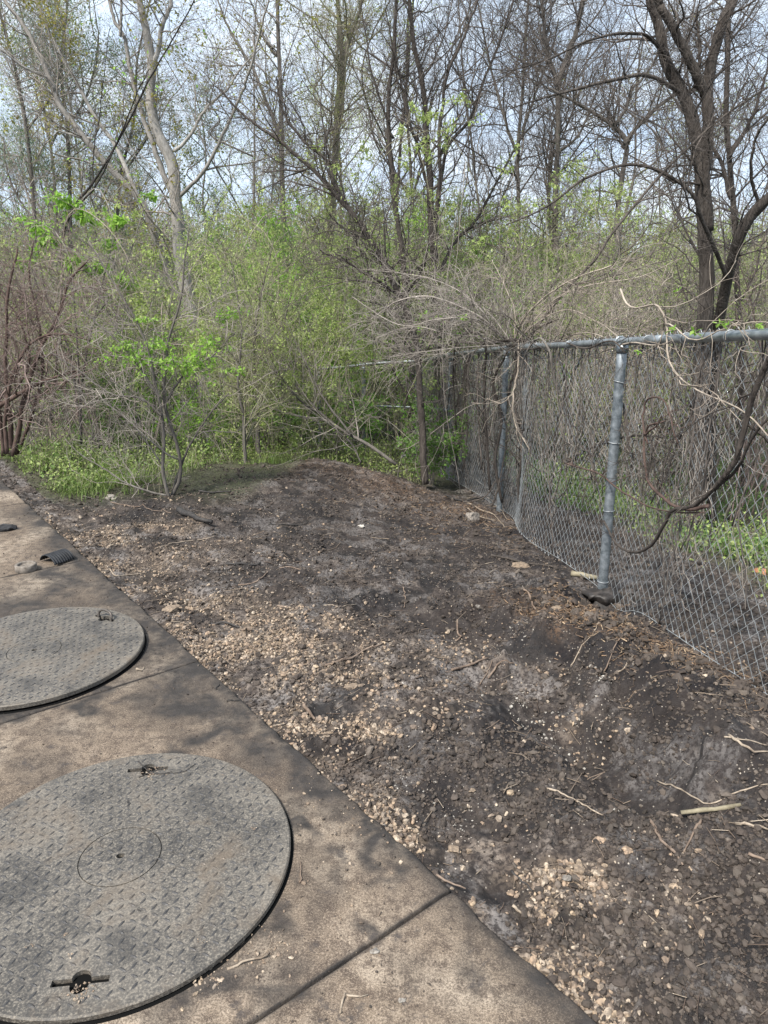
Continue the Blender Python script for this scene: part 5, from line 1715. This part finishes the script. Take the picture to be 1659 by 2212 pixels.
# the wood beyond, one mass
rg = np.random.default_rng(400)
n = 700
Y = rg.uniform(50, 80, n)
x = rg.uniform(-.75, .75, n) * Y
h = rg.uniform(5, 11, n)
b0 = np.stack([x, Y, np.full(n, -1.6)], -1)
K = 7
Pt = b0[:, None] + np.linspace(0, 1, K)[None, :, None] * (UP * h[:, None])[:, None] + np.cumsum(rg.normal(size=(n, K, 3)) * np.array([.3, .3, 0]), 1)
Rd = rg.uniform(.04, .10, n)[:, None] * np.linspace(1, .15, K)
acc = Acc()
acc.tubes(Pt, Rd, 4)
o1 = sprout(rg, Pt, Rd, 6000, (1.2, 3.6), (25, 60), .4, 5, .15, .5, .1, rmin=.022)
acc.tubes(*o1, 3)
o2 = sprout(rg, *o1, 26000, (.5, 1.8), (30, 65), .2, 4, .15, .6, rmin=.015)
acc.tubes(*o2, 3)
tag(acc.build('far_wood', M['twig_grey']), 'distant grey mass of bare woodland closing the view', 'woodland', kind='stuff')
acc = Acc()
n = 2600
Y = rg.uniform(46, 78, n)
x = rg.uniform(-.75, .75, n) * Y
b0 = np.stack([x, Y, np.full(n, -1.5)], -1)
K = 5
Pt = b0[:, None] + np.linspace(0, 1, K)[None, :, None] * (UP * rg.uniform(2, 5, n)[:, None])[:, None] + np.cumsum(rg.normal(size=(n, K, 3)) * .35, 1)
o1 = sprout(rg, Pt, np.full((n, K), .04), 16000, (.8, 2.4), (25, 70), .2, 4, .2, .7, .0, rmin=.03)
acc.tubes(Pt, np.full((n, K), .035), 3)
acc.tubes(*o1, 3)
tag(acc.build('far_brush', M['twig_grey']), 'distant grey brush at the foot of the far woodland', 'brush', kind='stuff')

ORD = ['leftmost', 'second from the left', 'third from the left', 'fourth from the left', 'fifth from the left', 'sixth from the left', 'seventh from the left',
       'eighth from the left', 'ninth from the left', 'tenth from the left', 'eleventh from the left', 'twelfth from the left']
for k in range(6):
    ob = [o for o in COL.objects if o.get('group') == GRP[k]]
    ob.sort(key=lambda o: o.location[0] / o.location[1])
    if 1 < len(ob) <= 12:
        for i, o in enumerate(ob):
            o['label'] = ORD[i] + ' of the ' + GRP[k] + ' beyond the thickets'

# ================================================================== chain link fence
def fxy(d):
    return float(np.interp(d, FY, FX))


POSTS = []   # (x, y, ztop, lean dx)
tops = {-.5: 1.64, 1.2: 1.53, 4.0: 1.335, 6.6: 1.16, 9.0: .93}
rail_pts = np.array([P(1900, 700, 1.9), P(1659, 722, 2.7), P(1345, 738, 4.0), P(1150, 749, 5.45), P(1095, 752, 6.6), P(967, 768, 9.0), P(903, 782, 10.5)])
# keep the rail over the line of the fence
rail = crom(np.vstack([[1.62, .4, 1.60], rail_pts[1:]]), 90)
rail2 = crom(np.array([P(903, 780, 10.5), P(860, 782, 10.6), P(800, 786, 10.8), P(740, 793, 11.0), P(690, 797, 11.2)]), 24)
fence = thing('chain_link_fence', (1.325, 4.0, -.16), 'grey galvanised chain link fence on round posts along the right side, overgrown with vines', 'fence')
FO = fence.location
# rail in lengths
a = Acc(); a.tubes(rail, np.full(len(rail), .021), 12); a.build('top_rail', M['galv'], fence, origin=FO)
a = Acc(); a.tubes(rail2, np.full(len(rail2), .021), 10); a.build('top_rail', M['galv'], fence, origin=FO)
# swaged joint sleeve
i = np.argmin(np.abs(rail[:, 1] - 3.55))
a = Acc(); a.tubes(rail[i:i + 3], np.full(3, .0235), 12); a.build('rail_sleeve', M['galv'], fence, origin=FO)
M['post_galv'] = flatmat('weathered_post', (.10, .118, .132), (.27, .295, .315), 26, .5, .55, .5, .05)
m, tr, b = mat('sooty_post_foot', .55, .4)
post_spec = [((1300, 1285), (1345, 742), 4.0, 4.0, .028), ((1078, 1112), (1094, 756), 6.6, 6.6, .028), ((967, 1036), (974, 772), 9.0, 9.0, .028),
             ((900, 965), (903, 786), 10.5, 10.5, .036), ((786, 960), (786, 792), 10.85, 10.85, .028), ((690, 950), (690, 802), 11.2, 11.2, .028)]
for k, (bp, tp, Yb, Yt, r) in enumerate(post_spec):
    b0, t0 = P(*bp, Yb), P(*tp, Yt)
    g = float(gz(b0[0], b0[1], False))
    a = Acc()
    n = 14
    pts = b0 + (t0 - b0) * np.linspace(-.15, 1, n)[:, None]
    a.tubes(pts, np.full(n, r), 16)
    po = a.build('post', M['post_galv'], fence, origin=FO)
    # loop cap: cup and the eye that holds the rail
    a = Acc()
    ax = norm(t0 - b0)
    cpts = np.array([t0 - ax * .05, t0 - ax * .012, t0 - ax * .004, t0 + ax * .002])
    a.tubes(cpts, np.array([r + .004, r + .004, r * .85, r * .5]), 16)
    rd = norm(rail[min(np.argmin(np.abs(rail[:, 1] - Yt)) + 1, 89)] - rail[np.argmin(np.abs(rail[:, 1] - Yt)) - 1]) if k < 3 else np.array([1, 0, 0])
    sdv = norm(np.cross(rd, UP))
    ctr = rail[np.argmin(np.abs(rail[:, 1] - Yt))] if k < 3 else t0 + ax * .03
    an = np.linspace(R(-60), R(240), 16)
    a.tubes(ctr + np.outer(np.cos(an), sdv) * .027 + np.outer(np.sin(an), UP) * .027, np.full(16, .0065), 6)
    a.build('rail_cap', M['galv'], po, origin=FO)
    # tie wires round the post
    for fr in ([.06, .36, .63, .86] if k == 0 else [.3, .55, .75]):
        c = b0 + (t0 - b0) * fr
        an = np.linspace(0, 2 * math.pi * 1.04, 20)
        tilt = rng.normal() * .25
        q = c + np.outer(np.cos(an), [1, 0, tilt]) * (r + .004) + np.outer(np.sin(an), [0, 1, 0]) * (r + .004)
        a = Acc(); a.tubes(q, np.full(20, .0022), 5); a.build('tie_wire', M['galv_bright'], po, origin=FO)
for Yq in (2.6, 2.95, 3.3, 3.72, 4.3, 4.75, 5.3, 5.9, 7.4, 8.2):
    i = int(np.argmin(np.abs(rail[:, 1] - Yq)))
    rd = norm(rail[i + 1] - rail[i - 1])
    sd = norm(np.cross(rd, UP))
    an = np.linspace(0, 2 * math.pi, 18)
    q = rail[i] + np.outer(np.cos(an), sd) * .0245 + np.outer(np.sin(an), UP) * .0245 + np.outer(an, rd) * .004
    a = Acc(); a.tubes(q, np.full(18, .0022), 5); a.build('tie_wire', M['galv_bright'], fence, origin=FO)

# the woven mesh, on the far side of the posts
def rail_at(y):
    return np.array([np.interp(y, rail[:, 1], rail[:, k]) for k in range(3)])


s_tab = np.concatenate([[0], np.cumsum(np.linalg.norm(np.diff(rail[:, :2], axis=0), axis=1))])


def weave(line, s_arr, pitch, wire, bottom_fn, seed, sides=4):
    rg = np.random.default_rng(seed)
    L_ = s_arr[-1]
    n = int(L_ / pitch)
    dz = pitch * 1.0
    a = Acc()
    for k in range(n):
        s0 = k * pitch
        x, y, zt = (np.interp(s0, s_arr, line[:, q]) for q in range(3))
        x2, y2 = (np.interp(s0 + .02, s_arr, line[:, q]) for q in range(2))
        dx, dy = (x2 - x) / .02, (y2 - y) / .02
        q = math.hypot(dx, dy)
        dx, dy = dx / q, dy / q
        nx, ny = -dy, dx
        if nx < 0:
            nx, ny = -nx, -ny
        zt = zt + .035
        zb = bottom_fn(x, y)
        m_ = int((zt - zb) / dz) + 1
        j = np.arange(m_)
        side = np.where((j + k) % 2 == 0, 1.0, -1.0)
        z = zt - j * dz
        h = (zt - z) / (zt - zb)
        bulge = .018 * np.sin(h * math.pi * .9) + .012 * fbm(np.full(m_, s0), z, .45, 2, 5) * 2 + .012
        lat = side * pitch * .535
        dep = side * wire * .5
        X_ = x + dx * lat + nx * (bulge + .02 + dep)
        Y_ = y + dy * lat + ny * (bulge + .02 + dep)
        a.tubes(np.stack([X_, Y_, z], -1), np.full(m_, wire * .5), sides, cap=False)
    return a


def bot(x, y):
    g = float(gz(x, y, False))
    return g + .005 + .02 * float(fbm(x, y, .6, 2, 3))


lo = np.searchsorted(rail[:, 1], 1.2)
ord_ = rail[lo:]
sa = np.concatenate([[0], np.cumsum(np.linalg.norm(np.diff(ord_[:, :2], axis=0), axis=1))])
a = weave(ord_, sa, .036, .0030, bot, 1)
a.build('wire_mesh', M['galv_bright'], fence, origin=FO)
sb = np.concatenate([[0], np.cumsum(np.linalg.norm(np.diff(rail2[:, :2], axis=0), axis=1))])
a = weave(rail2, sb, .036, .0034, lambda x, y: -.75, 2, 3)
a.build('wire_mesh', M['galv_bright'], fence, origin=FO)
# tension wire along the bottom, brace rails at the corner
yy_ = np.linspace(1.4, 10.4, 90)
q = np.stack([np.interp(yy_, rail[:, 1], rail[:, 0]) + .035, yy_, [bot(fxy(v), v) + .03 for v in yy_]], -1)
a = Acc(); a.tubes(q, np.full(90, .0022), 5); a.build('tension_wire', M['galv_bright'], fence, origin=FO)
a = Acc(); a.tubes(crom(np.array([P(812, 877, 10.75), P(860, 879, 10.6), P(900, 880, 10.5)]), 8), np.full(8, .018), 8); a.build('brace_rail', M['galv'], fence, origin=FO)
a = Acc(); a.tubes(crom(np.array([P(903, 880, 10.5), P(935, 883, 9.7), P(965, 886, 9.1)]), 8), np.full(8, .018), 8); a.build('brace_rail', M['galv'], fence, origin=FO)
# tarry lump of footing under the near post
b0 = P(1298, 1293, 4.0)
v, fc = I3
v = rock_shapes(np.random.default_rng(8), I3, 1, .75, .05)[0]
q = v * np.array([.105, .10, .10])
q += np.stack([fbm(v[:, 0] + k, v[:, 1] + v[:, 2], .5, 3, 60 + k) for k in range(3)], -1) * .05
q = q + b0 + np.array([-.01, -.03, .01])
mesh_np('footing', q, fc.ravel(), np.full(len(fc), 3), M['tar'], fence, origin=FO)
v = rock_shapes(np.random.default_rng(9), I3, 1, 1.2, .05)[0]
q = v * np.array([.045, .05, .10]) + P(1300, 1318, 3.93)
o = mesh_np('crevice_dark', q, fc.ravel(), np.full(len(fc), 3), M['wood_black'], origin=P(1300, 1318, 3.93))  # solid black lump put in for the dark crevice below the footing
tag(o, 'short black lump shaped as the dark crevice just below the near post footing', 'dark crevice')


# ================================================================== vines and brush on the fence
def vine(label, paths, r0, mt, levels, seed, name='vine', r1=None, group=None, leaf=None, rough=.003):
    st = [(crom(np.array([P(*p) for p in q]), 30), r0 * (1 if i == 0 else .6), (r1 or r0 * .5) * (1 if i == 0 else .6)) for i, q in enumerate(paths)]
    return plant(name, label, 'vine', st, levels, mt, mt if levels and mt not in (M['bark_dark'], M['bark_black'], M['bark_rough']) else M['twig_dark'], leaf, seed, group,
                 trunkname='stem', crown='side_shoots', sides=8, rough=rough)


vl = lambda a, b, c, L1=(.15, .6), L2=(.1, .3), L3=(.05, .15): [dict(n=a, L=L1, ang=(25, 65), up=.05, K=7, wob=.3, rr=.55, rmin=.0022),
                                                       dict(n=b, L=L2, ang=(30, 70), up=.0, K=5, wob=.3, rr=.6, rmin=.0016)] + ([dict(n=c, L=L3, ang=(30, 70), up=0, K=4, wob=.3, rr=.6, rmin=.0012)] if c else [])
def PF(px, py, off=-.04):
    """point on the fence line seen at that spot, off metres to its far side"""
    Y_ = 3.5
    for _ in range(40):
        p = P(px, py, Y_)
        Y_ += .5 * ((fxy(Y_) + off) / max(p[0] / Y_, .05) - Y_)
    return (px, py, Y_)


vine('thickest dark vine sweeping down from the right edge across the fence mesh', [
    [PF(1690, 740), PF(1655, 790), PF(1625, 870), PF(1590, 990), PF(1540, 1060), PF(1500, 1092), PF(1455, 1100), PF(1440, 1130), PF(1410, 1175), PF(1370, 1188), PF(1330, 1165), PF(1306, 1120)],
    [PF(1540, 1060), PF(1565, 1020), PF(1620, 920), PF(1659, 850)]], .0125, M['bark_dark'], vl(8, 12, 0), 501, r1=.006)
vine('pale brown vine looping up through the mesh into a broken blackened stub', [
    [PF(1530, 1092), PF(1480, 1098), PF(1440, 1080), PF(1400, 1040), PF(1385, 980), PF(1393, 920), PF(1430, 905)],
    [PF(1393, 940), PF(1410, 930), PF(1425, 912), PF(1432, 903)],
    [PF(1400, 960), PF(1393, 900), PF(1400, 865), PF(1430, 862), PF(1450, 900), PF(1465, 960)]], .009, M['bark_red'], vl(6, 10, 0), 502)
vine('long thin tan vine crossing in front of the near post', [
    [PF(1222, 1000), PF(1240, 1007), PF(1290, 1020), PF(1325, 1045), PF(1360, 1068), PF(1410, 1095), PF(1470, 1103), PF(1520, 1100)],
    [PF(1240, 1007), PF(1225, 990), PF(1228, 1005)]], .006, M['bark_red'], vl(5, 6, 0), 503)
vine('thin pale twig arching over the top rail and down to the right', [
    [PF(1340, 625), PF(1365, 665), PF(1420, 660), PF(1440, 700), PF(1450, 790), PF(1500, 840), PF(1590, 880), PF(1659, 945)],
    [PF(1450, 790), PF(1470, 830), PF(1530, 842), PF(1600, 910)]], .0055, M['twig_pale'], vl(14, 24, 0), 504)
vine('pale twig with fresh leaves lying along the top rail at right', [
    [PF(1300, 760), PF(1360, 740), PF(1420, 745), PF(1440, 700), PF(1500, 735), PF(1560, 715), PF(1630, 700), PF(1680, 710)],
    [PF(1370, 770), PF(1430, 745), PF(1460, 735)]], .004, M['twig_pale'], vl(14, 24, 0), 505)
sprays('vine_leaves', 'cluster of yellow green vine leaves on the top rail at right', 'vine leaves',
       [(1560, 700, 2.9, .045, 14, .032), (1500, 716, 3.05, .05, 14, .03), (1455, 712, 3.2, .04, 9, .028), (1640, 700, 2.75, .04, 8, .03), (1380, 757, 3.6, .03, 5, .028), (1465, 630, 3.9, .03, 4, .03)],
       M['leaf_bright'], M['twig_pale'], 506)
sprays('vine_leaves', 'two small tufts of yellow green leaves above the brush at the second post', 'vine leaves',
       [(1005, 685, 6.0, .07, 14, .045), (942, 682, 6.2, .06, 10, .045), (908, 705, 6.4, .05, 8, .04), (918, 678, 7.2, .08, 14, .05)], M['leaf_bright'], M['twig_pale'], 507)
# brush heaped on the rail
hp = [
    ('heap of pale dry twigs arching over the rail to the left from the second post', [
        [(1105, 745, 6.3), (1060, 700, 6.2), (1000, 665, 6.2), (930, 640, 6.3), (860, 650, 6.5), (800, 690, 6.6)],
        [(1110, 750, 6.2), (1040, 730, 6.1), (960, 720, 6.0), (880, 705, 6.1), (800, 730, 6.3)],
        [(1105, 742, 6.4), (1050, 670, 6.5), (960, 610, 6.7), (880, 590, 7), (780, 580, 7.2)],
        [(1110, 745, 6.2), (1000, 750, 5.9), (900, 760, 6.0), (830, 770, 6.2)],
        [(1100, 745, 6.3), (1030, 690, 6.0), (940, 690, 5.9), (860, 700, 6.0), (760, 640, 6.3)]], .010, 'twig_grey', (130, 700, 1200)),
    ('spray of pale dry twigs rising over the rail right of the second post', [
        [(1105, 748, 6.2), (1130, 690, 6.0), (1180, 640, 5.8), (1240, 600, 5.6), (1320, 570, 5.5)],
        [(1110, 750, 6.1), (1160, 700, 5.7), (1230, 670, 5.4), (1300, 700, 5.0), (1340, 730, 4.6)],
        [(1110, 748, 6.2), (1110, 680, 6.2), (1090, 620, 6.3), (1060, 560, 6.4)],
        [(1115, 750, 6.1), (1190, 740, 5.5), (1260, 720, 5.0), (1330, 745, 4.4)],
        [(1105, 750, 6.2), (1180, 660, 6.0), (1260, 620, 5.9), (1380, 600, 5.8), (1470, 560, 5.7)]], .009, 'twig_pale', (90, 480, 800)),
    ('pale twig hanging crookedly down in front of the mesh below the second post cap', [
        [(1120, 735, 5.9), (1118, 790, 5.8), (1110, 850, 5.75), (1118, 915, 5.7), (1150, 970, 5.5)],
        [(1110, 850, 5.75), (1080, 870, 5.8), (1050, 860, 5.9)]], .008, 'twig_pale', (14, 30, 0)),
    ('dark twisted stems climbing the second post', [
        [(1085, 1085, 6.5), (1070, 1000, 6.5), (1080, 900, 6.5), (1060, 830, 6.5), (1085, 770, 6.4), (1110, 740, 6.3)],
        [(1060, 1095, 6.3), (1075, 1060, 6.35), (1085, 1010, 6.5), (1095, 930, 6.5), (1075, 860, 6.5), (1060, 790, 6.5)],
        [(1000, 1085, 6.4), (1040, 1075, 6.3), (1070, 1040, 6.35)]], .014, 'bark_dark', (16, 40, 60)),
    ('dark bundle of vine stems wrapping the third post', [
        [(985, 1010, 8.2), (990, 930, 8.2), (985, 850, 8.2), (978, 790, 8.2), (985, 745, 8.2)],
        [(975, 1000, 8.4), (965, 900, 8.4), (975, 820, 8.4), (990, 760, 8.3)],
        [(1000, 1020, 7.9), (1010, 930, 7.9), (1003, 850, 7.9), (1000, 775, 7.9), (960, 700, 8.0)]], .011, 'bark_dark', (24, 120, 150)),
    ('thick bare vine looping over the rail left of the second post and down again', [
        [(1060, 1060, 6.6), (1052, 940, 6.7), (1045, 830, 6.75), (1050, 745, 6.6), (1020, 720, 6.5), (985, 745, 6.9), (978, 830, 7.4), (985, 930, 7.6)]], .013, 'bark_dark', (16, 60, 90)),
    ('grey vine thrown over the rail midway between the second and near post', [
        [(1240, 1010, 4.9), (1225, 900, 4.9), (1200, 820, 4.9), (1190, 760, 4.9), (1165, 730, 5.0), (1140, 765, 5.1), (1130, 840, 5.2), (1142, 930, 5.3)]], .010, 'bark_grey', (16, 60, 90)),
    ('stout dark stem lying along the rail from the second post to the left', [
        [(1160, 742, 5.6), (1110, 735, 6.1), (1050, 742, 6.5), (990, 740, 7.6), (940, 752, 8.8), (880, 760, 9.6)]], .014, 'bark_dark', (20, 90, 140)),
    ('dark vine trailing along the rail from the second post towards the near post', [
        [(1105, 755, 6.1), (1160, 752, 5.3), (1210, 738, 4.9), (1265, 752, 4.4), (1320, 735, 4.05), (1350, 760, 3.9)]], .008, 'bark_dark', (20, 70, 100)),
    ('dark stem climbing from the ground to the rail just right of the second post', [
        [(1128, 1150, 5.9), (1118, 1060, 5.9), (1128, 960, 5.85), (1112, 860, 5.9), (1120, 770, 5.9), (1150, 720, 5.8), (1210, 690, 5.7)]], .012, 'bark_dark', (18, 60, 90)),
    ('dark vine leaning against the fence beside the corner post', [
        [(915, 960, 9.6), (890, 880, 9.8), (860, 820, 10), (845, 790, 10)],
        [(870, 900, 9.2), (880, 840, 9.3), (870, 780, 9.4), (880, 700, 9.5), (850, 640, 9.6)]], .02, 'bark_dark', (20, 90, 160)),
]
for k, (lb, ps, r0, mt, (n1, n2, n3)) in enumerate(hp):
    vine(lb, ps, r0, M[mt], vl(n1, n2, n3, (.2, .9), (.12, .5), (.06, .2)), 520 + k, name='dry_brush' if k < 2 else 'vine')
# vines hanging on the mesh
vs = [('vine hanging straight down left of the near post with a blackened foot', [[PF(1178, 1190, .05), PF(1180, 1100, .05), PF(1185, 1000, .05), PF(1190, 900, .05), PF(1215, 810, .05), PF(1240, 765, .05)]], .011),
      ('brown vine slanting between the hanging vine and the near post', [[PF(1210, 760, .05), PF(1230, 850, .05), PF(1245, 930, .05), PF(1290, 980, .05), PF(1300, 1050, .05), PF(1305, 1120, .05)]], .010),
      ('dark horizontal branch pressed on the mesh left of the near post', [[PF(1225, 1000, .05), PF(1260, 975, .05), PF(1300, 960, .05), PF(1370, 945, .05), PF(1430, 950, .05)]], .011),
      ('dark thin vine descending right of the near post', [[PF(1345, 870, .05), PF(1360, 940, .05), PF(1365, 985, .05), PF(1400, 1000, .05), PF(1440, 1040, .05)]], .008),
      ('vine drooping through the mesh towards the upper right corner of the fence', [[PF(1510, 800, .05), PF(1490, 870, .05), PF(1460, 950, .05), PF(1440, 1000, .05), PF(1400, 1050, .05)]], .009),
      ('grey vine rising on the mesh right of the second post', [[PF(1105, 1120, .05), PF(1125, 1040, .05), PF(1140, 950, .05), PF(1135, 860, .05), PF(1150, 780, .05)]], .009),
      ('slender vine rising in the narrow panel beyond the second post', [[PF(1020, 1070, .05), PF(1025, 980, .05), PF(1010, 900, .05), PF(1030, 820, .05), PF(1020, 760, .05)]], .010),
      ('bent vine in the narrow panel close to the second post', [[PF(1050, 1090, .05), PF(1045, 1000, .05), PF(1055, 930, .05), PF(1040, 850, .05), PF(1060, 765, .05)]], .010),
      ('charred vine stub leaning out at the foot of the second post', [[PF(1085, 1135, .05), PF(1100, 1090, .05), PF(1108, 1050, .05)]], .016)]
for k, (lb, ps, r0) in enumerate(vs):
    vine(lb, ps, r0, M['bark_dark'] if k != 8 else M['wood_black'], vl(14, 60, 90), 540 + k, rough=.006)
# fine dry vine net hanging in the mesh
rg = np.random.default_rng(560)
for lb, y0, y1, n, seed in [('tangle of thin dry vine strands woven into the near half of the mesh', 2.2, 5.2, 60, 561), ('tangle of thin dry vine strands woven into the far half of the mesh', 5.2, 10.3, 95, 562)]:
    yy_ = rg.uniform(y0, y1, n)
    K = 14
    Pt = np.empty((n, K, 3))
    for k in range(n):
        tp = rail_at(yy_[k])
        zb = float(gz(tp[0], tp[1], False))
        f0 = rg.uniform(0, .5) if n < 100 else 0
        Pt[k, :, 0] = tp[0] + .03 + np.cumsum(rg.normal(size=K) * .008)
        Pt[k, :, 1] = tp[1] + np.cumsum(np.cumsum(rg.normal(size=K) * .010))
        Pt[k, :, 0] += np.interp(Pt[k, :, 1], rail[:, 1], rail[:, 0]) - tp[0]
        Pt[k, :, 2] = np.linspace(tp[2] + .03, zb + (tp[2] - zb) * f0, K)
    Rd = np.tile(np.where(rg.random((n, 1)) < (.12 if n > 80 else 0), rg.uniform(.006, .012, (n, 1)), rg.uniform(.0015, .004, (n, 1))), (1, K))
    t = thing('vine_tangle', Pt[0, 0], lb, 'vine')
    a = Acc(); a.tubes(Pt, Rd, 4)
    a.build('stems', M['twig_dark'], t, origin=Pt[0, 0])
    o1 = sprout(rg, Pt, Rd, n * 9, (.12, .5), (20, 70), .0, 6, .3, .7, .0, rmin=.0014)
    o1[0][..., 0] = np.interp(o1[0][..., 1], rail[:, 1], rail[:, 0]) + .03 + rg.normal(size=o1[0].shape[:2]) * .01
    a = Acc(); a.tubes(*o1, 3)
    a.build('side_shoots', M['twig_grey'], t, origin=Pt[0, 0])
# roots and twigs heaped below the second post
for k, (lb, pts, r) in enumerate([('topmost of the pale roots fanned out below the second post', [(1010, 1080), (1050, 1078), (1080, 1105), (1095, 1130)], .006),
                                  ('middle of the pale roots fanned out below the second post', [(1000, 1090), (1040, 1100), (1070, 1120), (1090, 1140)], .006),
                                  ('lowest of the pale roots fanned out below the second post', [(1010, 1100), (1040, 1122), (1070, 1130)], .005),
                                  ('dark root running left from the foot of the second post', [(960, 1075), (1000, 1082), (1050, 1078), (1075, 1068)], .012)]):
    stick(pts, r, M['wood_pale'] if k < 3 else M['wood_black'], lb, lift=.02, name='root', cat='root', side=2)
# bits of litter
for k, (px, py, zz, s, mt, lb) in enumerate([(875, 990, None, (.07, .04, .02), 'plasticbag', 'white litter on the crest beside the green shrub at the fence'),
                                            (240, 1078, None, (.05, .04, .015), 'ash', 'pale plastic bag at the edge of the grass'),
                                            (930, 1002, None, (.05, .04, .04), 'orange', 'orange brown dead leaves beside the white litter'),
                                            (1640, 1255, -.45, (.045, .03, .02), 'orange', 'orange dead leaf clump beyond the fence at the right edge')]):
    c = G(px, py, -.12 if zz is None else zz)
    if zz is None:
        for _ in range(5):
            c = G(px, py, float(gz(c[0], c[1])))
    else:
        c[2] = float(gz(c[0], c[1]))
    v, fc = I2
    q = v * np.array(s)
    q = q + np.stack([fbm(v[:, 0] + j, v[:, 1] + v[:, 2], .5, 3, 5 + k * 3 + j) for j in range(3)], -1) * s[0] * .9
    q[:, 2] += s[2] * .6
    o = mesh_np('litter', q, fc.ravel(), np.full(len(fc), 3), M[mt], smooth=False)
    o.location = [float(w) for w in c]
    tag(o, lb, 'litter')
